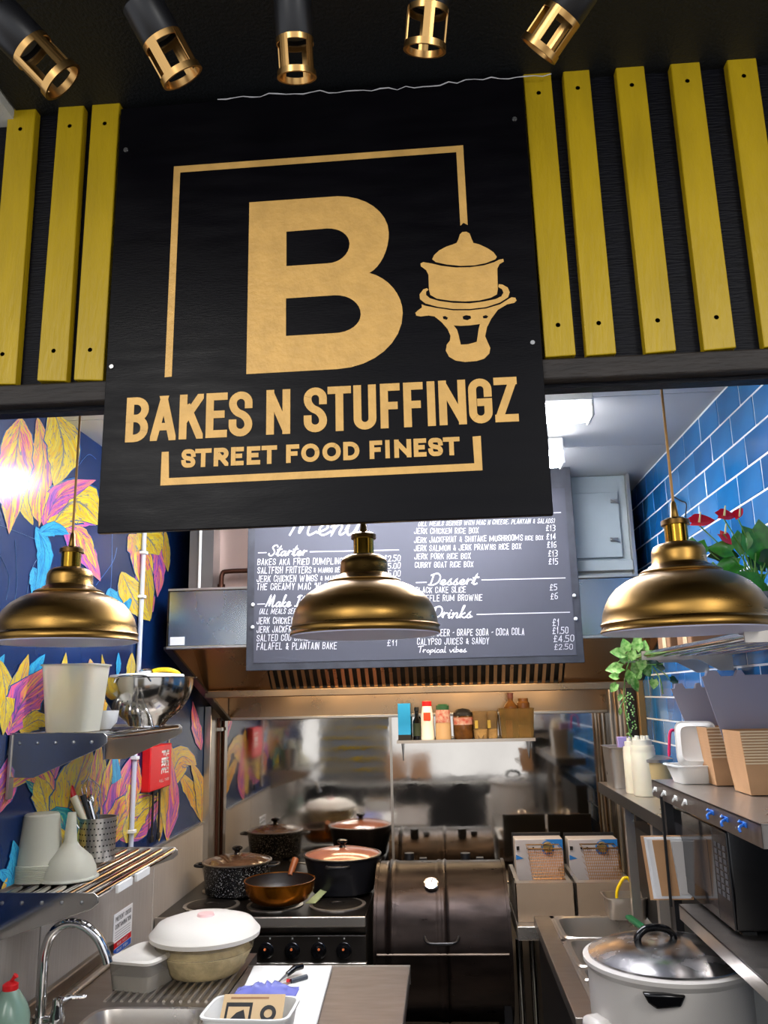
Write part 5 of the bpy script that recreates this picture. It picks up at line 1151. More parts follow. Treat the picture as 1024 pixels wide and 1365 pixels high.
def ondrum(px, py):      # first point of the view line on the drum surface, and its angle
    p1 = P(px, py, Y=YD0-rD*1.2); d = (p1-EYE).normalized(); q = p1
    for i in range(400):
        if math.hypot(q.y-YD0, q.z-zD) <= rD+.002: break
        q = q+d*.002
    return q, math.atan2(q.z-zD, YD0-q.y)
sa = ondrum(590, 1273)[1]
drum_part(sa+.012, PI*.86, 'drum_lid'); drum_part(sa-.006-PI*1.06, sa-.006, 'drum_body')
for xx in (xd0, xd1-.004):
    MB().lathe([(.0001, 0), (rD-.001, 0), (rD-.001, .004), (.0001, .004)], (xx, YD0, zD), 56, Matrix.Rotation(PI/2, 3, 'Y')).build('end_disc', drumm, o)
    MB().lathe([(rD-.008, -.004), (rD+.006, -.004), (rD+.006, .008), (rD-.008, .008), (rD-.008, -.004)], (xx, YD0, zD), 56, Matrix.Rotation(PI/2, 3, 'Y')).build('rim', drumm, o)
a = sa+.004; MB().tube([(xd0+.01, YD0-(rD+.002)*math.cos(a), zD+(rD+.002)*math.sin(a)), (xd1-.01, YD0-(rD+.002)*math.cos(a), zD+(rD+.002)*math.sin(a))], .0035, 8).build('lid_edge', M('worn_edge', '9c8e84', .4, metal=.8), o)
q, a = ondrum(575, 1180); nR = Matrix.Rotation(PI/2-a+0, 3, 'X'); 
th_ = MB().lathe([(.0001, 0), (.026, 0), (.029, .003), (.029, .012), (.026, .014), (.0001, .014)], q, 32, nR).build('thermometer', chrome, o)
nn = nR @ Vector((0, 0, 1)); MB().lathe([(.0001, 0), (.0245, 0), (.0001, .0006)], q+nn*.0142, 28, nR).build('dial', paper, th_); MB().tube([q+nn*.0152, q+nn*.0152+Vector((.006, 0, .014))], .001, 5).build('needle', black, th_)
q, a = ondrum(589, 1254); pts = [q+Vector((-.065, .012, .012)), q+Vector((-.05, -.03, 0)), q+Vector((0, -.034, -.002)), q+Vector((.05, -.03, 0)), q+Vector((.065, .012, .012))]
MB().tube(catmull(pts, 4), .006, 10).build('handle', blackmetal, o)
for px in (546, 621):
    c = P(px, 1150, Y=YD0+.12); MB().tube([(c.x, YD0+.12, zD+rD*.86), (c.x, YD0+.12, P(px, 1137, Y=YD0+.12).z)], .021, 18).build('vent_pipe', blackmetal, o)
    MB().box((c.x+.06, YD0+.1, zD+rD*.96), (.03, .03, .015)).build('hinge', blackmetal, o)
for xx in (xd0+.02, xd1-.02):
    for s_ in (-1, 1): MB().box((xx, YD0+s_*.22, (zD+.05)/2), (.03, .03, zD+.05)).build('stand_leg', blackmetal, o, bevel=.002)
    MB().box((xx, YD0, zD-.02), (.03, .47, .03)).build('stand_rail', blackmetal, o)
for s_ in (-1, 1): MB().box(((xd0+xd1)/2, YD0+s_*.22, zD-rD-.03), (xd1-xd0-.03, .03, .03)).build('cross_rail', blackmetal, o)
MB().lathe([(.0001, 0), (.12, 0), (.16, .06), (.20, .12), (.19, .12), (.0001, .02)], ((xd0+xd1)/2, YD0-.03, zD-rD-.22), 30).build('fire_pan', blackmetal, o)
MB().bb(xd0, xd1, YD0-.2, YD0+.2, zD-rD-.25, zD-rD-.22).build('lower_shelf', blackmetal, o)
MB().tube([(xd1+.0, YD0-.1, zD+.14), (xd1+.006, YD0-.1, zD+.14), (xd1+.006, YD0-.16, zD+.14)], .01, 10).build('side_bracket', steel, o)

# ================================================================== FRYERS
zfb = .90; fz0 = zfb
fA = P(688, 1229, Z=fz0); yf0 = fA.y; fx0 = P(688, 1200, Y=yf0).x; fx1_ = P(848, 1200, Y=yf0).x; zft_ = P(760, 1177, Y=yf0).z
bench = thing('fryer_bench', 'steel bench carrying the fryers in the back right corner', 'bench', ((fx0+XR)/2, yf0+.2, 0))
MB().bb(fx0-.005, XR-.07, yf0-.06, YBK-.03, fz0-.05, fz0-.001).build('bench_top', steel, bench, bevel=.003)
for xx in (fx0, fx0+.05, XR-.12):
    MB().tube([(xx, yf0-.03, 0), (xx, yf0-.03, fz0-.05)], .013, 12).build('leg', chrome, bench)
MB().bb(fx0-.02, XR-.1, yf0+.1, YBK-.06, .3, .33).build('lower_shelf', steeldark, bench)
fm = (fx0+fx1_)/2
def fryer(xa_, xb_, pa, pb, label):
    o = thing('deep_fryer', label, 'fryer', ((xa_+xb_)/2, yf0+.2, fz0), 'countertop deep fryers')
    W = xb_-xa_; yb = yf0+.36
    MB().bb(xa_, xb_, yf0, yf0+.004, fz0, zft_).build('front_panel', M('fryer_steel', 'a48f78', .42, metal=.55, var=.12, vscale=4), o); MB().bb(xa_, xa_+.004, yf0, yb, fz0, zft_).build('side_panel', steel, o); MB().bb(xb_-.004, xb_, yf0, yb, fz0, zft_).build('side_panel', steel, o)
    MB().bb(xa_, xb_, yf0, yf0+.05, zft_-.004, zft_).build('front_rim', steel, o, bevel=.002); MB().bb(xa_, xa_+.02, yf0+.05, yb, zft_-.004, zft_).build('side_rim', steel, o); MB().bb(xb_-.02, xb_, yf0+.05, yb, zft_-.004, zft_).build('side_rim', steel, o)
    MB().bb(xa_+.004, xb_-.004, yf0+.004, yb, fz0+.03, fz0+.034).build('oil_well', oil, o)
    # control head: leaning panel at the back
    yh = yb-.06; pz0 = zft_; pa3, pb3 = P(pa[0], pa[1], Y=yh), P(pb[0], pb[1], Y=yh); zt3 = pa3.z; x0_, x1_ = pa3.x, pb3.x
    MB().bb(x0_, x1_, yh, yh+.09, pz0-.08, zt3).build('control_head', M('fryer_head', 'a8a4a4', .4), o, bevel=.003)
    MB().bb(x0_-.004, x1_+.004, yh+.09, yh+.10, pz0-.08, zt3+.012).build('head_back', black, o)
    hy_ = yh-.001; hz = zt3-pz0
    MB().prism([Vector((x1_-.075, hy_, zt3-.001)), Vector((x1_-.001, hy_, zt3-.001)), Vector((x1_-.001, hy_, zt3-.045)), Vector((x1_-.03, hy_, zt3-.02))], (0, -.0006, 0)).build('blue_decal', M('fryer_blue', '2470b8', .4), o)
    MB().prism([Vector((x0_+.002, hy_, zt3-.06)), Vector((x0_+.035, hy_, zt3-.075)), Vector((x0_+.002, hy_, zt3-.08))], (0, -.0006, 0)).build('blue_decal', M('fryer_blue', ''), o)
    xk = x0_+(x1_-x0_)*.68; zk = zt3-.03
    MB().lathe([(.0001, 0), (.028, 0), (.028, .001)], (xk, hy_-.0003, zk-.004), 24, Rk).build('knob_ring', M('fryer_blue', ''), o)
    kb = MB().lathe([(.0001, 0), (.021, 0), (.019, .018), (.0001, .02)], (xk, hy_-.001, zk), 24, Rk).build('knob', M('yellowed_knob', '6a5c34', .4), o)
    for dx in (-.36, -.16, .0-.04): MB().box((x0_+(x1_-x0_)*(.5+dx-.08), hy_-.002, zk-.004), (.012 if dx < -.3 else .007, .004, .014 if dx < -.3 else .008)).build('switch', black, o)
    for t in range(2): pass
    # basket hung over the well
    bx0, bx1 = x0_+.045, x1_-.02; by1, bz1_ = yh-.012, zft_+.085; by0_, bz0_ = yf0+.06, zft_+.008
    bk = thing('fryer_basket', 'wire frying basket hung on the '+('left' if xa_ < fm-.01 else 'right')+' fryer', 'basket', ((bx0+bx1)/2, by0_, bz0_), 'wire fryer baskets')
    rim = [(bx0, by1, bz1_+.01), (bx1, by1, bz1_+.01), (bx1, by1-.0, bz1_+.01)]
    mb = MB(); dep = Vector((0, -.05, -.13)); N_ = 17
    f0 = Vector((bx0, yf0+.19, zft_+.088)); f1 = Vector((bx1, yf0+.19, zft_+.088)); g0 = f0+Vector((.006, -.09, -.115)); g1 = f1+Vector((-.006, -.09, -.115))
    for i in range(N_+1):
        t = i/N_; mb.tube([f0.lerp(f1, t), g0.lerp(g1, t)], .0012, 4)
    for i in range(13):
        t = i/12; mb.tube([f0.lerp(g0, t), f1.lerp(g1, t)], .0012, 4)
    for s_, e_ in ((f0, g0), (f1, g1)):
        for i in range(7):
            t = i/6; p_ = s_.lerp(e_, t); mb.tube([p_, p_+Vector((0, .09*(1-.2*t), .0))], .0012, 4)
    bb_ = Vector((0, .08, -.0))
    for i in range(N_+1):
        t = i/N_; p_ = g0.lerp(g1, t); mb.tube([p_, p_+bb_], .0012, 4)
    mb.build('mesh', basketm, bk, smooth=0)
    MB().tube([f0+Vector((0, .09, .003)), f0+Vector((0, -.004, .003)), f1+Vector((0, -.004, .003)), f1+Vector((0, .09, .003)), f0+Vector((0, .09, .003))], .0026, 8).build('rim_wire', basketm, bk)
    hc = (f0+f1)/2; MB().tube(catmull([hc+Vector((-.016, -.004, .0)), hc+Vector((-.016, -.03, .018)), hc+Vector((0, -.036, .024)), hc+Vector((.016, -.03, .018)), hc+Vector((.016, -.004, .0))], 4), .0022, 8).build('handle', chrome, bk)
    MB().tube([g0+Vector((0, -.002, 0)), g1+Vector((0, -.002, 0))], .003, 8).build('base_wire', chrome, bk)
fryer(fx0, fm-.003, (686, 1119), (750, 1119), 'left countertop deep fryer with blue and white control panel')
fryer(fm+.003, fx1_, (757, 1119), (823, 1119), 'right countertop deep fryer with blue and white control panel')
# small pan with yellow tongs on the bench end
zp = fz0; b = P(835, 1226, Y=yf0-.09); b.z = ZW
pz = P(830, 1192, Y=yf0-.12).z
o = thing('gastro_pan', 'small steel gastronorm pan holding yellow tongs beside the fryers', 'pan', (b.x, yf0-.14, ZW))
def gastro(o, c, hx, hy, h, mm=steel, wall=.9):
    R0 = Rz(0); loft([rrect(hx*wall, hy*wall, 0, c, R0, .3), rrect(hx*.96, hy*.96, h-.004, c, R0, .3), rrect(hx, hy, h, c, R0, .2), rrect(hx*1.04, hy*1.04, h, c, R0, .2), rrect(hx*1.04, hy*1.04, h+.002, c, R0, .2), rrect(hx*.97, hy*.97, h+.002, c, R0, .3), rrect(hx*.94, hy*.94, h-.006, c, R0, .3), rrect(hx*wall-.003, hy*wall-.003, .003, c, R0, .3)]).build('pan', mm, o)
cpn = Vector((P(833, 1200, Y=yf0-.14).x, yf0-.14, ZW+.001)); gastro(o, cpn, 25*scl(3.3), .055, max(.06, pz-ZW), wall=.86)
tz = pz; tg = thing('yellow_tongs', 'yellow tongs standing in the small steel pan', 'tongs', cpn+Vector((0, 0, .01)))
tt = P(834, 1170, Y=yf0-.14); MB().tube(catmull([cpn+Vector((-.028, 0, .012)), cpn+Vector((-.026, 0, .08)), Vector((tt.x-.014, tt.y, tt.z-.01)), Vector((tt.x, tt.y, tt.z)), Vector((tt.x+.014, tt.y, tt.z-.01)), cpn+Vector((.034, 0, .08)), cpn+Vector((.036, 0, .012))], 5), .0055, 10).build('arms', yel, tg)

# ================================================================== PREP COUNTER WITH INSET PANS
pA, pB = P(713, 1221, Z=ZW), P(765, 1357, Z=ZW)
px0 = (pA.x+pB.x)/2; py1 = pA.y; py0 = pB.y; py1 = min(py1, yf0-.065)
o = thing('prep_counter', 'steel prep counter with sunken food pans on the right', 'counter', ((px0+XR)/2, (py0+py1)/2, 0))
PAN = []  # px rects (x0,x1,y0,y1) world
u0 = P(745, 1255, Z=ZW).x+.0
w0 = px0+.07
yA1 = py1-.035; yA0 = P(760, 1252, Z=ZW).y; yB0 = P(775, 1290, Z=ZW).y; yC0 = P(785, 1308, Z=ZW).y
PAN = [(w0, XR-.11, yA0, yA1), (w0+.0, w0+.20, yB0, yA0-.02), (w0, w0+.14, yC0, yB0-.02), (w0, w0+.14, py0+.03, yC0-.015), (w0+.22, XR-.11, yB0, yA0-.02)]
PAN = [p for p in PAN if p[3]-p[2] > .02]
mb = MB()
MB().bb(px0, w0-.012, py0, py1, ZW-.035, ZW).build('front_strip', steelw, o, bevel=.002)
xe_ = XR-.10; ys = sorted([(p[2], p[3]) for p in PAN[:4]]); 
mb.bb(XR-.10, XR-.005, py0, py1, ZW-.03, ZW); mb.bb(w0-.012, XR-.10, yA1, py1, ZW-.03, ZW); mb.bb(w0-.012, XR-.10, yA0-.02, yA0, ZW-.03, ZW)
mb.bb(w0-.012, XR-.10, py0, PAN[3][2] if len(PAN) > 4 else py0+.03, ZW-.03, ZW); mb.bb(w0-.012, w0, py0, py1, ZW-.03, ZW)
mb.bb(w0+.20, w0+.22, yB0, yA0-.02, ZW-.03, ZW); mb.bb(w0, XR-.10, yB0-.02, yB0, ZW-.03, ZW); mb.bb(w0+.14, XR-.10, py0, yB0-.02, ZW-.03, ZW); mb.bb(w0, w0+.14, yC0-.015, yC0, ZW-.03, ZW)
mb.build('top_frame', steel, o, smooth=0)
for (a_, b_, c_, d_) in PAN:
    c = Vector(((a_+b_)/2, (c_+d_)/2, ZW-.12)); R0 = Rz(0); hx, hy = (b_-a_)/2, (d_-c_)/2
    loft([rrect(hx+.006, hy+.006, .122, c, R0, .2), rrect(hx+.002, hy+.002, .127, c, R0, .2), rrect(hx-.010, hy-.010, .124, c, R0, .25), rrect(hx-.014, hy-.014, .10, c, R0, .3), rrect(hx-.022, hy-.022, .03, c, R0, .3), rrect(hx-.05, hy-.05 if hy > .07 else hy-.028, .022, c, R0, .3)], capA=False).build('inset_pan', steel, o)
MB().bb(px0+.02, XR-.02, py0+.02, py1-.02, .08, ZW-.13).build('cabinet', steeldark, o)
MB().bb(px0+.012, px0+.02, py0+.02, py1-.02, .08, ZW-.04).build('side_cladding', M('side_black', '161414', .35), o)
for yv in (py0+.12, py0+.45): MB().lathe([(.0001, 0), (.02, 0), (.02, .012), (.0001, .014)], (px0+.012, yv, ZW-.2), 18, Matrix.Rotation(-PI/2, 3, 'Y')).build('catch', chrome, o)
# green handled spatula across the pans
g0, g1 = P(838, 1222, Z=ZW+.03), P(880, 1254, Z=ZW+.03)
o = thing('green_spatula', 'green plastic handled spatula lying across the sunken pans', 'spatula', g1)
ddir = (g1-g0); ddir.z = 0; MB().box((g0+g1)/2, ((g1-g0).length, .026, .014), Rz(math.atan2(ddir.y, ddir.x))).build('handle', green, o, bevel=.005)
MB().box(g1+ddir.normalized()*.06+Vector((0, 0, -.008)), (.13, .03, .003), Rz(math.atan2(ddir.y, ddir.x))).build('blade', steel, o)

# ================================================================== RICE COOKER
YR = 2.09; c = P(890, 1300, Y=YR); zrim = P(890, 1275, Y=YR).z; kR = scl(YR); R = 97*kR*.985; zb = .66
c = Vector((P(889, 1280, Y=YR).x, YR, zb)); H = zrim-zb
st_ = thing('cooker_stand', 'low steel stand under the big rice cooker', 'stand', (c.x, YR, 0))
MB().bb(c.x-.2, XR-.02, YR-.19, YR+.19, zb-.04, zb-.001).build('top', steel, st_, bevel=.003)
for a_ in (-.17, .17):
    for b_ in (-.16, .16): MB().tube([(c.x+a_, YR+b_, 0), (c.x+a_, YR+b_, zb-.04)], .014, 10).build('leg', steel, st_)
o = thing('rice_cooker', 'big white commercial rice cooker with domed steel lid', 'rice cooker', c)
MB().lathe([(.0001, 0), (R*.92, 0), (R*.95, .02), (R*.97, H-.02), (R*1.02, H-.008), (R*1.02, H), (R*.94, H+.004), (R*.9, H-.01), (R*.86, H-.06), (.0001, H-.07)], c, 72).build('body', ricewhite, o)
MB().lathe([(R*.9, H+.002), (R*.95, H+.003), (R*.95, H+.008), (R*.88, H+.012), (R*.8, H+.019), (R*.55, H+.029), (R*.25, H+.035), (.0001, H+.036)], c, 72).build('lid', M('lid_steel', 'b8b4b2', .22, metal=1, rvar=.12, vscale=8), o)
hp = c+Vector((-.022, 0, H+.034)); MB().tube(catmull([hp+Vector((-.042, -.01, -.006)), hp+Vector((-.040, -.01, .012)), hp+Vector((-.018, -.004, .026)), hp+Vector((.020, .004, .025)), hp+Vector((.042, .01, .010)), hp+Vector((.044, .01, -.008))], 5), .0085, 14).build('lid_handle', glossblack, o)
hb = P(887, 1333, Y=YR-R*.97); MB().prism([hb+Vector((-.045, -.008, .014)), hb+Vector((.042, -.008, .010)), hb+Vector((.030, -.008, -.012)), hb+Vector((-.020, -.008, -.016)), hb+Vector((-.036, -.008, -.004))], (0, .02, 0)).build('side_handle', glossblack, o, bevel=.004)
MB().box((c.x-R*.96, YR-.07, zb+H*.42), (.05, .07, H*.75), Rz(.4)).build('side_box', ricewhite, o, bevel=.015)

# ================================================================== RIGHT SHELVES
XS = .56
fA, fB = P(869, 1042, X=XS), P(1014, 1094, X=XS); zS = (fA.z+fB.z)/2; yS1, yS0 = fA.y, fB.y
o = thing('wall_shelf', 'thick steel wall shelf on the right carrying takeaway boxes', 'shelf', (XR-.15, (yS0+yS1)/2, zS))
MB().bb(XS, XR-.002, yS0, yS1, zS-.004, zS).build('shelf_top', steel, o, bevel=.001); MB().bb(XS, XS+.003, yS0, yS1, zS-.042, zS).build('front_lip', steelw, o); MB().bb(XS, XR-.002, yS0, yS0+.003, zS-.042, zS).build('end_lip', M('shelf_end', '77736f', .5, metal=.8), o)
MB().bb(XS+.02, XS+.04, yS1-.04, yS1-.01, 1.0, zS-.004).build('post', blackmetal, o); MB().bb(XS+.02, XR-.002, yS1-.04, yS1-.01, zS-.03, zS-.004).build('cross_rail', steeldark, o)
for px, py, mm, lab in ((874, 1052, white, 'first'), (886, 1057, white, 'second'), (901, 1064, white, 'third'), (914, 1069, white, 'fourth')):
    c = P(px, py, X=XS-.001); h = thing('utensil_hook', 'white hook on the shelf lip, %s from the far end' % lab, 'hook', c, 'white hooks on the shelf lip')
    MB().box(c, (.004, .022, .012)).build('plate', white, h, bevel=.003); MB().tube(catmull([c+Vector((-.002, -.006, .002)), c+Vector((-.010, -.008, -.006)), c+Vector((-.012, -.016, -.004)), c+Vector((-.008, -.018, .004))], 3), .002, 6).build('hook', white, h)
for px, py, lab in ((949, 1083, 'farthest'), (968, 1092, 'middle'), (992, 1099, 'nearest')):
    c = P(px, py, X=XS-.001); h = thing('blue_hook', '%s of three bright blue hooks on the shelf lip' % lab, 'hook', c, 'blue hooks on the shelf lip')
    MB().box(c, (.004, .024, .010)).build('plate', blue, h, bevel=.002); MB().tube(catmull([c+Vector((-.002, -.004, .0)), c+Vector((-.012, -.008, -.004)), c+Vector((-.012, -.012, -.012))], 3), .0028, 6).build('hook', blue, h)
    MB().lathe([(.0001, -.004), (.005, 0), (.0001, .004)], c+Vector((-.005, .008, .004)), 8).build('peg', blue, h)
# far shelf
XF = .60; fA2, fB2 = P(797, 1042, X=XF), P(884, 1092, X=XF); zF = (fA2.z+fB2.z)/2; yF1, yF0 = fA2.y, max(fB2.y, yS1+.02)
yF0 = P(889, 1100, X=XF).y
o = thing('back_shelf', 'farther steel shelf on the right with steel pan and squeeze bottle', 'shelf', (XR-.12, (yF0+yF1)/2, zF))
MB().bb(XF, XR-.09, yF0, yF1, zF-.004, zF).build('shelf_top', steel, o); MB().bb(XF, XF+.003, yF0, yF1, zF-.038, zF).build('front_lip', steeldark, o); MB().bb(XF, XR-.09, yF1-.003, yF1, zF-.038, zF).build('end_lip', steeldark, o)
for yv in (yF1-.33, yF0+.30): MB().bb(XF+.03, XF+.06, yv, yv+.03, ZW, zF-.004).build('post', steel, o)
MB().bb(XF+.10, XR-.09, yF0+.1, yF1-.02, ZW+.001, ZW+.30).build('dark_cabinet', black, o)
# steel pan, lilac box, bottle
kF = scl((yF0+yF1)/2)
c = P(818, 1045, Z=zF); c = Vector((XF+.055, P(830, 1040, X=XF+.05).y+.05, zF+.001)); 
gp_ = thing('steel_pan', 'deep steel gastronorm pan on the farther right shelf', 'pan', c); gastro(gp_, c, .052, .085, 46*scl(c.y)*1.05, wall=.82)
tag(MB().bb(c.x+.0, c.x+.05, c.y+.0, c.y+.03, zF+.01, zF+.01+.17).build('lilac_box', purple, bevel=.002), 'lilac card box standing in the deep steel pan', 'box')
yb_ = c.y-.28; cb_ = Vector((P(862, 1060, Y=yb_).x, yb_, zF+.001)); k = scl(yb_); hb_ = (P(860, 975, Y=yb_).z-zF)*.93
bt = thing('squeeze_bottle', 'large cream squeeze bottle on the farther right shelf', 'bottle', cb_)
MB().lathe([(.0001, 0), (14*k, 0), (15*k, .004), (15*k, hb_*.72), (14.6*k, hb_*.74), (15*k, hb_*.76), (14*k, hb_*.84), (.0001, hb_*.84)], cb_, 36).build('bottle', cream, bt)
mb = MB().lathe([(.0001, hb_*.83), (12*k, hb_*.83), (12*k, hb_*.93), (.0001, hb_*.95)], cb_, 28)
mb.build('cap', M('cap_cream', 'cdc5b0', .4), bt)
for i in range(5): an = 2*PI*i/5; MB().lathe([(.0001, 0), (2.4*k, 0), (2*k, hb_*.07), (.0001, hb_*.07)], cb_+Vector((7*k*math.cos(an), 7*k*math.sin(an), hb_*.93)), 8).build('nozzle', M('cap_cream', ''), bt)
cb2 = cb_+Vector((-.014, .075, 0)); bt2 = dup(bt, cb2, 'cream squeeze bottle standing just behind the large one'); bt2.scale = (.9, .9, .95)
# tubs + pink tongs behind
ct = Vector((XR-.13, yb_-.0, zF+.001)); tu = thing('honey_tub', 'beige tub with a steel lid right of the squeeze bottles', 'tub', ct)
MB().lathe([(.0001, 0), (.045, 0), (.052, .11), (.0001, .11)], ct, 30).build('tub', M('beige_tub', 'b59c6a', .4), tu); MB().lathe([(.0001, .11), (.056, .11), (.058, .12), (.03, .13), (.0001, .13)], ct, 30).build('lid', steel, tu)
pt = P(898, 974, Y=yb_-.02); q1 = P(893, 1012, Y=yb_-.02); q2 = P(908, 1002, Y=yb_-.02)
tg = thing('pink_tongs', 'magenta silicone tongs standing upright behind the white boxes', 'tongs', (q1.x, yb_-.02, zF))
MB().tube(catmull([(q1.x, yb_-.02, ct.z+.13), (q1.x+.0, yb_-.02, q1.z+.02), (pt.x-.012, yb_-.02, pt.z-.006), (pt.x+.004, yb_-.02, pt.z), (pt.x+.02, yb_-.02, pt.z-.014), (q2.x+.006, yb_-.02, q2.z)], 5), .005, 10).build('arms', pink, tg)

# white clamshells
yc_ = yS1-.10; cc = Vector((P(922, 1040, Y=yc_).x, yc_, zS+.001)); k = scl(yc_)
def clam(c, label, up):
    o = thing('clamshell_box', label, 'takeaway box', c, 'white clamshell boxes'); R0 = Rz(.1)
    hx, hy, h = 25*k, .055, 20*k
    loft([rrect(hx*.7, hy*.7, 0, c, R0, .35), rrect(hx*.95, hy*.95, h, c, R0, .3), rrect(hx*1.08, hy*1.08, h+.001, c, R0, .3), rrect(hx*1.08, hy*1.08, h+.004, c, R0, .3), rrect(hx*.92, hy*.92, h+.004, c, R0, .3), rrect(hx*.68, hy*.68, .004, c, R0, .35)]).build('base', white, o)
    Rv = Rz(-.25) @ Matrix.Rotation(PI/2-.1, 3, 'X'); cu = c+Vector((.022, .0, h+26*k))
    loft([rrect(hx*1.0, 28*k, 0, cu, Rv, .35), rrect(hx*.98, 27*k, -.004, cu, Rv, .35), rrect(hx*.72, 21*k, .022, cu, Rv, .35), rrect(hx*.66, 19*k, .020, cu, Rv, .35)]).build('lid', M('white_pulp', 'cfccc6', .6), o)
clam(cc, 'open white clamshell takeaway box at the far end of the shelf', True)

# kraft boxes, nested open stacks with grey lids
def tray_mesh(hx, hy, h, t=.0015, sh=0):
    c = Vector((0, 0, 0)); R0 = Rz(0)
    def r4(a, b, z): return [Vector((-a, -b, z)), Vector((a, -b, z)), Vector((a, b, z)), Vector((-a, b, z))]
    return loft([r4(hx*.96, hy*.86, 0), [v+Vector((sh, 0, 0)) for v in r4(hx, hy, h)], [v+Vector((sh, 0, 0)) for v in r4(hx-t, hy-t, h)], r4(hx*.96-t, hy*.86-t, t)])
YK = P(1010, 1062, Z=zS).y+.06
# main stack (runs out of frame on the right) and a farther one
ORD = ['lowest', 'second', 'third', 'fourth', 'fifth', 'sixth', 'seventh', 'eighth', 'ninth', 'tenth', 'eleventh', 'twelfth']
def kraft_group(pxl, pxr, Yc, ztray_py, ztop_py, n, lab, grp, lidlab):
    k = scl(Yc); xl = P(pxl, 1065, Y=Yc).x; xr = P(pxr, 1065, Y=Yc).x; hx = (xr-xl)/2; hy = .06; zt = P(pxl, ztray_py, Y=Yc-hy).z
    h = .07; pitch = (zt-zS-h-.002)/(n-1); lean = P(pxl-16, ztray_py, Y=Yc).x-P(pxl, 1065, Y=Yc).x; sh = lean*h/(pitch*(n-1)+h); lean -= sh
    first = None
    for i in range(n):
        loc = Vector(((xl+xr)/2+lean*i/(n-1), Yc, zS+.002+i*pitch))
        if first is None:
            o = thing('kraft_box', lab, 'takeaway box', loc, grp)
            mb = tray_mesh(hx, hy, h, sh=sh); mb.v = [v+loc for v in mb.v]; mb.build('tray', kraft, o, smooth=0)
            MB().bb(sh+loc.x-hx*.99, sh+loc.x+hx*.99, loc.y-hy-.0016, loc.y-hy-.0004, loc.z+h-.0025, loc.z+h+.0008).build('cut_edge', M('pale_card_edge', 'd9bf98', .7), o)
            mb = MB()
            mb.prism([loc+Vector((hx+sh, -hy, h)), loc+Vector((hx+sh+.016, -hy+.01, h-.022)), loc+Vector((hx+sh, -hy, h-.03))], (0, .002, 0)); mb.build('corner_fold', kraftd, o, smooth=0); first = o; boxes = [o]; o['label'] = 'lowest '+lab
        else: boxes.append(dup(first, loc, '%s from the bottom: %s' % (ORD[i], lab)))
    # lids of the stack stand up behind, inner grey faces to the room
    zt2 = P(pxl, ztop_py, Y=Yc+hy).z; lean = P(pxl-52, ztop_py, Y=Yc+hy).x-P(pxl, 1065, Y=Yc+hy).x; xl += .022; x0_ = xl+lean; wv = xr-xl
    for j in range(3):
        yq = Yc+hy+.008+j*.006; zb_ = zS+.06
        lp = [Vector((xl+.0+j*.004, yq, zS+.002)), Vector((xr, yq, zS+.002)), Vector((xr+lean*.2, yq, zt2-.012)), Vector((xr-wv*.18+lean, yq, zt2-.012)), Vector((xr-wv*.24+lean, yq, zt2)), Vector((xr-wv*.32+lean, yq, zt2)), Vector((xr-wv*.38+lean, yq, zt2-.014)), Vector((x0_+wv*.34, yq, zt2-.014)), Vector((x0_+wv*.26, yq, zt2)), Vector((x0_+wv*.08, yq, zt2)), Vector((x0_+wv*.04, yq, zt2-.012)), Vector((x0_-.006+j*.004, yq, zt2-.014))]
        MB().prism(lp, (0, .002, 0)).build('lid', lidgrey, boxes[j], label='grey coated card lid')
kraft_group(990, 1075, YK, 975, 893, 12, 'open kraft takeaway box in the near stack on the shelf', 'near stack of kraft boxes', 'grey upright card lid behind the near kraft stack')
kraft_group(948, 1010, YK+.20, 970, 910, 10, 'open kraft takeaway box in the farther stack on the shelf', 'farther stack of kraft boxes', 'grey upright card lid behind the farther kraft stack')

# upper tubular rack with plants
XU = .60; aN, aF = P(1001, 846, X=XU), P(858, 874, X=XU); zR_ = (aN.z+aF.z)/2; yN, yFr = aN.y, P(838, 878, X=XU).y
o = thing('tube_rack', 'high chrome tube rack on the blue tiles above the boxes', 'rack', (XR-.12, (yN+yFr)/2, zR_))
for i in range(6):
    x = XU+(XR-.02-XU)*i/5; MB().tube([(x, yN+.004, zR_), (x, yFr, zR_)], .0095 if i == 0 else .0075, 12).build('rail', chrome, o)
for yv in (yN, yFr-.004, P(861, 873, X=XU).y):
    MB().prism([Vector((XU-.012, yv, zR_+.012)), Vector((XR-.002, yv, zR_+.012)), Vector((XR-.002, yv, zR_-.05)), Vector((XR-.04, yv, zR_-.05)), Vector((XR-.1, yv, zR_-.016)), Vector((XU-.012, yv, zR_-.014))], (0, .004, 0)).build('bracket', steel, o)
zT = zR_+.0105
yv = (P(861, 873, X=XU).y)
for i, (ya_, lab) in enumerate(((yv-.10, 'brown paper bag bundle at the far end of the high rack'), (yv-.30, 'brown paper bag bundle in the middle of the high rack'))):
    bx = thing('paper_bag_bundle', lab, 'paper bags', (XR-.12, ya_, zT)); MB().bb(XU+.03, XR-.02, ya_-.06, ya_+.07, zT, zT+.055).build('bundle', kraftd, bx, bevel=.004)
    MB().bb(XU+.028, XU+.031, ya_-.025, ya_+.01, zT+.001, zT+.0555).build('paper_band', M('pale_band', 'c9b08a', .7), bx)
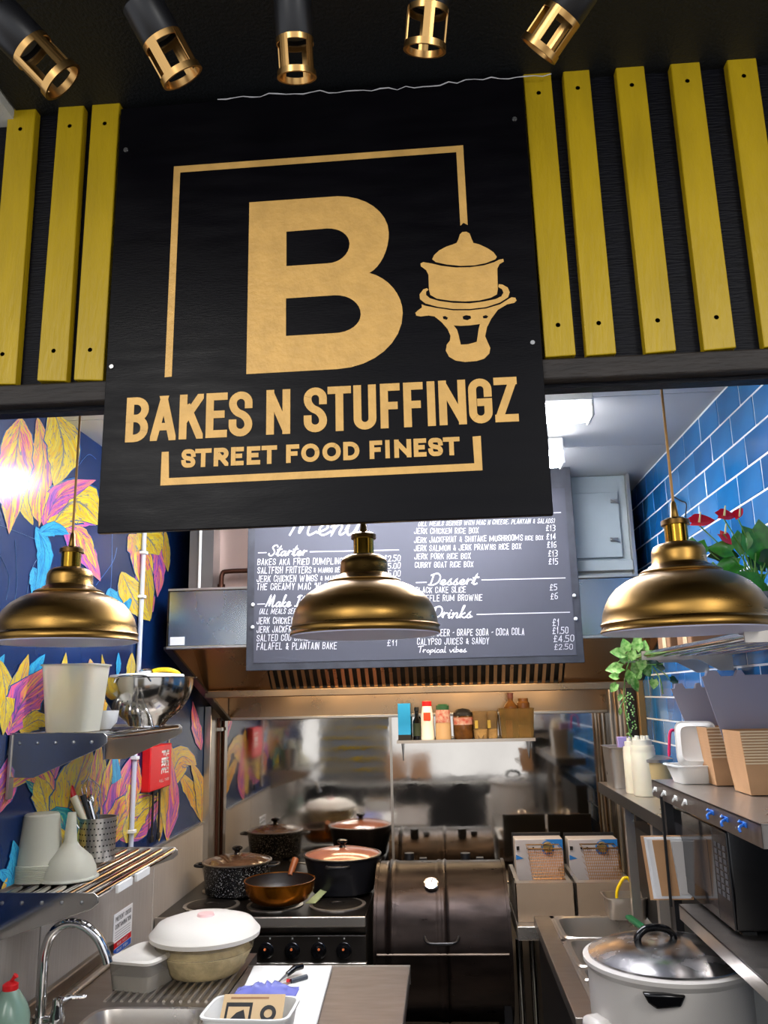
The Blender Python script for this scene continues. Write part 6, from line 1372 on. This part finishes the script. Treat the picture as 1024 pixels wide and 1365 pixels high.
# anthurium
yA = P(1005, 830, X=.72).y; pc = Vector((.745, yA, zT)); kA = scl(yA)
o = thing('anthurium_plant', 'potted anthurium with red flowers on the high rack', 'plant', pc)
MB().lathe([(.0001, 0), (.045, 0), (.062, .09), (.066, .09), (.066, .10), (.058, .10), (.0001, .085)], pc, 32).build('pot', greypot, o)
MB().lathe([(.0001, -.0), (.05, 0), (.068, .055), (.064, .055), (.0001, .01)], pc+Vector((0, -.002, 0)), 32).build('outer_pot', bluepot, o)
def blade(c, d, up, L, W, mm, name, par, cup_=.15, heart=True):
    """leaf with length direction d, upper side up"""
    d = d.normalized(); s_ = d.cross(up).normalized(); up = s_.cross(d); rows = 9; mb = MB()
    for i in range(rows+1):
        t = i/rows; w_ = W*math.sin(PI*(t**.62))**.8 if 0 < t < 1 else (W*.5 if (t == 0 and heart) else .0005)
        for u in (-1, -.5, 0, .5, 1):
            back = (.16*L*abs(u) if t == 0 and heart else 0)
            mb.v.append(c+d*(t*L-back)+s_*u*w_+up*(-.25*L*t*t*cup_*4+abs(u)*w_*.25))
    mb.f = [(i*5+j, i*5+j+1, (i+1)*5+j+1, (i+1)*5+j) for i in range(rows) for j in range(4)]
    ob = mb.build(name, mm, par, smooth=80); return ob
crown = pc+Vector((0, 0, .09))
spec = [((984, 775), 'g', (.7, .1, -.5), .085, .04), ((1003, 705), 'g', (.3, 0, -.9), .10, .042), ((930, 722), 'g', (-.3, -.1, -.8), .05, .028), ((948, 737), 'd', (.9, -.1, -.1), .065, .026), ((945, 755), 'g', (.2, -.1, -.8), .05, .024),
        ((975, 735), 'g', (-.8, 0, .2), .05, .022), ((990, 712), 'g', (-.2, 0, -.9), .05, .024), ((1012, 765), 'g', (-.6, 0, -.5), .06, .026), ((970, 762), 'y', (.5, 0, -.7), .05, .02), ((1000, 742), 'd', (.6, 0, -.6), .05, .02), ((1020, 750), 'd', (.6, 0, .5), .05, .024), ((985, 752), 'g', (-.9, 0, -.2), .06, .024), ((1005, 780), 'g', (.5, .0, -.6), .05, .022), ((962, 770), 'g', (.9, 0, .1), .055, .022)]
LMM = {'g': leafg, 'd': leafd, 'y': M('lime_leaf', '8fb52a', .4)}
for i, ((px, py), t, d, L, W) in enumerate(spec):
    p = P(px, py, Y=yA-.03+.012*(i % 5)); blade(p, Vector(d), Vector((-.2, -1, .35)), L, W, LMM[t], 'leaf', o)
    MB().tube(catmull([crown+Vector((random.uniform(-.02, .02), random.uniform(-.02, .02), -.01)), crown.lerp(p, .5)+Vector((random.uniform(-.01, .01), 0, .01)), p], 5), .0017, 6).build('stem', stemm, o)
for i in range(14):
    e = crown+Vector((random.uniform(-.07, .06), random.uniform(-.03, .03), random.uniform(.03, .12))); MB().tube([crown+Vector((random.uniform(-.03, .03), 0, -.01)), e], .0016, 5).build('stem', stemm, o)
for px, py, L, W, d in ((922, 697, .055, .024, (1, 0, .12)), (958, 688, .04, .022, (1, 0, 0)), (980, 690, .03, .012, (.7, 0, .8)), (960, 712, .035, .016, (.6, 0, -.6))):
    p = P(px, py, Y=yA-.03); f = blade(p, Vector(d), Vector((-.1, -.75, .65)), L, W, redleaf, 'red_flower', o, .05)
    MB().tube([p+Vector((L*.3, -.004, 0)), p+Vector((L*.35, -.012, .022))], [.0025, .0015], 6).build('spadix', M('spadix', 'd8c890', .5), f)
    MB().tube(catmull([crown, crown.lerp(p, .5)+Vector((.01, 0, .01)), p+Vector((L*.2, 0, 0))], 5), .0015, 6).build('stem', stemm, o)
# trailing pothos
yP = P(850, 880, X=XU).y; pc = P(846, 872, Y=yP); 
o = thing('trailing_pothos', 'trailing variegated pothos plant hanging from the end of the rack', 'plant', pc)
rnd = random.Random(11)
vines = [[(846, 868), (836, 890), (832, 925), (836, 960), (842, 985)], [(850, 870), (838, 872), (822, 885)], [(855, 872), (870, 890), (880, 905), (884, 925)], [(850, 872), (862, 880), (886, 898), (892, 906)], [(852, 868), (846, 856), (852, 848)], [(834, 930), (828, 940), (826, 950)], [(846, 880), (866, 886), (884, 885)]]
for vn in vines: MB().tube(catmull([P(a, b, Y=yP+rnd.uniform(-.02, .02)) for a, b in vn], 5), .0018, 6).build('vine', stemm, o)
PL = [(832, 872, -1, .2, .045, .018), (829, 890, -1, -.1, .05, .019), (836, 868, -.2, 1, .04, .018), (848, 866, .3, .9, .04, .018), (856, 870, .2, .6, .04, .018), (846, 884, .2, -.9, .04, .018), (858, 888, .5, -.7, .04, .018), (841, 895, -.2, -.9, .04, .017), (824, 902, -1, .1, .028, .013), (822, 912, -.6, -.7, .03, .013), (843, 905, .4, -.9, .045, .014), (866, 884, .8, .1, .035, .014), (872, 906, -.2, -.9, .03, .014), (876, 888, .8, -.2, .03, .013), (894, 906, .8, -.2, .03, .014), (840, 878, .2, .4, .035, .016), (852, 894, -.4, -.6, .04, .017), (828, 926, -.4, -.7, .022, .008), (862, 876, .6, .5, .035, .015), (850, 858, 0, 1, .035, .014), (834, 882, -.5, .8, .035, .016), (827, 945, -.1, -1, .02, .006), (857, 880, -.3, -.9, .035, .015)]
for i, (px, py, dx, dz, L, W) in enumerate(PL):
    blade(P(px, py, Y=yP+rnd.uniform(-.03, .02)), Vector((dx, rnd.uniform(-.3, .3), dz)), Vector((0, -1, .4)), L, W, leafd if (i in (11, 13, 14)) else leafp, 'leaf', o, .1)
mb = MB()
for i in range(60):
    t = i/60; p = P(838+6*t+rnd.uniform(-6, 6)-(6 if t > .8 else 0), 925+60*t, Y=yP+rnd.uniform(-.01, .01)); mb.lathe([(.0001, 0), (.0028, .003), (.0001, .006)], p, 5)
stuff(mb.build('tendril_buds', leafp, o, smooth=0))
# black cable loop on tiles
cpt = [P(a, b, X=XR-.012) for a, b in ((898, 662), (908, 668), (915, 672), (914, 690), (915, 705))]
tag(MB().tube(catmull(cpt, 4), .0022, 6).build('black_cable', black), 'thin black cable tie hanging on the blue tiles', 'cable')

# lower shelf and microwave
XQ = .56; gA, gB = P(905, 1206, X=XQ), P(1024, 1309, X=XQ); zQ = (gA.z+gB.z)/2; yQ1 = gA.y
o = thing('microwave_shelf', 'low steel shelf on the right under the microwave', 'shelf', (XR-.14, yQ1-.3, zQ))
MB().bb(XQ, XR-.002, 1.15, yQ1, zQ-.004, zQ).build('shelf_top', steelw, o); MB().bb(XQ, XQ+.003, 1.15, yQ1, zQ-.035, zQ).build('front_lip', steel, o, bevel=.001); MB().bb(XQ, XR-.002, yQ1-.003, yQ1, zQ-.035, zQ).build('end_lip', steel, o)
MB().bb(XR-.04, XR-.002, yQ1-.04, yQ1-.01, .8, zQ-.004).build('post', steel, o)
xm = .60; mA, mB = P(897, 1120, X=xm), P(972, 1160, X=xm); ym1, ym0 = mA.y, mB.y; zm = P(972, 1110, X=xm).z; zm = min(zS-.045, zm)
mw = thing('microwave_oven', 'black microwave oven with keypad on the low right shelf', 'microwave', (.72, (ym0+ym1)/2, zQ))
MB().bb(xm+.004, XR-.01, ym0, ym1, zQ+.01, zm).build('case', glossblack, mw, bevel=.004)
yk = ym0+(ym1-ym0)*.22
MB().bb(xm, xm+.004, yk, ym1, zQ+.012, zm-.004).build('door', M('microwave_door', '0c0c0e', .08, spec=.8), mw, bevel=.001)
MB().bb(xm, xm+.004, ym0, yk-.002, zQ+.012, zm-.004).build('keypad_panel', M('keypad_black', '111114', .25), mw, bevel=.001)
MB().bb(xm-.0006, xm, yk+.04, ym1-.03, zQ+.05, zm-.04).build('door_window', M('microwave_window', '2a2a2c', .12), mw)
for r_i in range(8):
    for cI in range(3):
        yq = ym0+.012+(yk-ym0-.024)*cI/2.6; zq = zm-.04-r_i*(zm-zQ-.1)/8
        MB().bb(xm-.001, xm, yq, yq+(yk-ym0)*.17, zq-.005, zq+.005).build('key', M('key_print', '3f3f42', .5), mw)
for yv in (ym0+.03, ym1-.03): MB().bb(xm+.02, xm+.05, yv-.012, yv+.012, zQ, zQ+.011).build('foot', black, mw)
# woven trays on the microwave
zw = zm+.001
for i in range(3):
    o = thing('woven_tray', 'flat beige lattice tray, %s in the pile on the microwave' % ('lowest', 'middle', 'topmost')[i], 'tray', (.70, ym1-.12, zw+i*.012)); z_ = zw+i*.012
    yc0, yc1, xc0, xc1 = ym1-.22, ym1-.01, xm+.01+.005*i, XR-.03
    MB().bb(xc0, xc1, yc0, yc1, z_, z_+.003).build('base', M('dark_weave', '5e5040', .7), o)
    for q in range(16): y_ = yc0+(yc1-yc0)*q/15; MB().bb(xc0, xc1, y_-.003, y_+.003, z_+.003, z_+.008).build('slat', M('pale_weave', 'b3a58c', .6), o)
tag(MB().bb(xm+.03, XR-.04, ym1-.18, ym1-.03, zw+.037, zw+.045).build('white_tray', white, bevel=.003), 'white plastic tray on top of the lattice trays', 'tray')
# paper sleeve bundle standing against the post
yp = P(893, 1150, X=XQ).y; s0, s1 = P(864, 1200, Y=yp+.02), P(922, 1118, Y=yp+.02)
o = thing('paper_bundle', 'bundle of white and brown paper sheets standing by the microwave', 'paper', (s0.x, yp, zQ-.03))
zq0, zq1 = P(893, 1203, Y=yp).z, P(893, 1116, Y=yp).z; lean = -.012
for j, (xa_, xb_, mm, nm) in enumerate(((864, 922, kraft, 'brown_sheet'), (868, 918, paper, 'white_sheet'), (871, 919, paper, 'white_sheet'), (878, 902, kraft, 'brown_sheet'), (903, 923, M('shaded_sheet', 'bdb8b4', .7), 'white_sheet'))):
    a_, b_ = P(xa_, 1160, Y=yp).x, P(xb_, 1160, Y=yp).x; yq = yp+.025-j*.004
    MB().prism([Vector((a_+.006, yq, zq0+.004*j)), Vector((b_+.006, yq, zq0+.004*j)), Vector((b_-.006, yq, zq1-.003*j)), Vector((a_-.006, yq, zq1-.003*j))], (0, .003, 0)).build(nm, mm, o)
MB().bb(P(891, 1160, Y=yp-.001).x-.003, P(891, 1160, Y=yp-.001).x+.003, yp-.0, yp+.006, zq0-.01, zS-.03).build('holder_rod', black, o)
tag(MB().bb(XR-.16, XR-.04, yQ1+.03, yQ1+.16, ZW+.001, ZW+.16).build('white_carton', white, bevel=.003), 'white carton on the counter behind the rice cooker', 'carton')

# ================================================================== SHOP SIDE, seen mirrored in the steel wall
fc = thing('service_counter', 'dark service counter below and behind the photographer', 'counter', (0, .7, 0))
MB().bb(-1.4, .9, .55, 1.0, 0, 1.02).build('counter_body', M('counter_dark', '1d1d20', .5), fc); MB().bb(-1.42, .92, .53, 1.02, 1.02, 1.05).build('counter_top', M('counter_top', '3b3634', .4), fc, bevel=.004); MB().bb(-1.42, .92, 1.02, 1.024, 1.022, 1.048).build('top_edge', white, fc)
for i in range(2):
    x = (-.42, -.22)[i]; bg = thing('paper_carrier_bag', ('left', 'right')[i]+' brown paper carrier bag standing on the service counter', 'paper bag', (x, .8, 1.05), 'brown carrier bags')
    loft([rrect(.085, .05, 0, Vector((x, .8, 1.05)), Rz(0), .15), rrect(.085, .045, .21, Vector((x, .8, 1.05)), Rz(0), .15)]).build('bag', M('peach_bag', 'd0a078', .7), bg)
st = thing('striped_panel', 'grey panel with yellow slats across it behind the counter', 'panel', (-.8, .45, 1.0))
MB().bb(-1.15, -.5, .40, .43, .95, 1.62).build('board', M('slate_board', '7d838c', .6), st)
for i in range(7): MB().bb(-1.14, -.51, .43, .445, 1.0+i*.09, 1.025+i*.09).build('slat', yellow, st, bevel=.002)
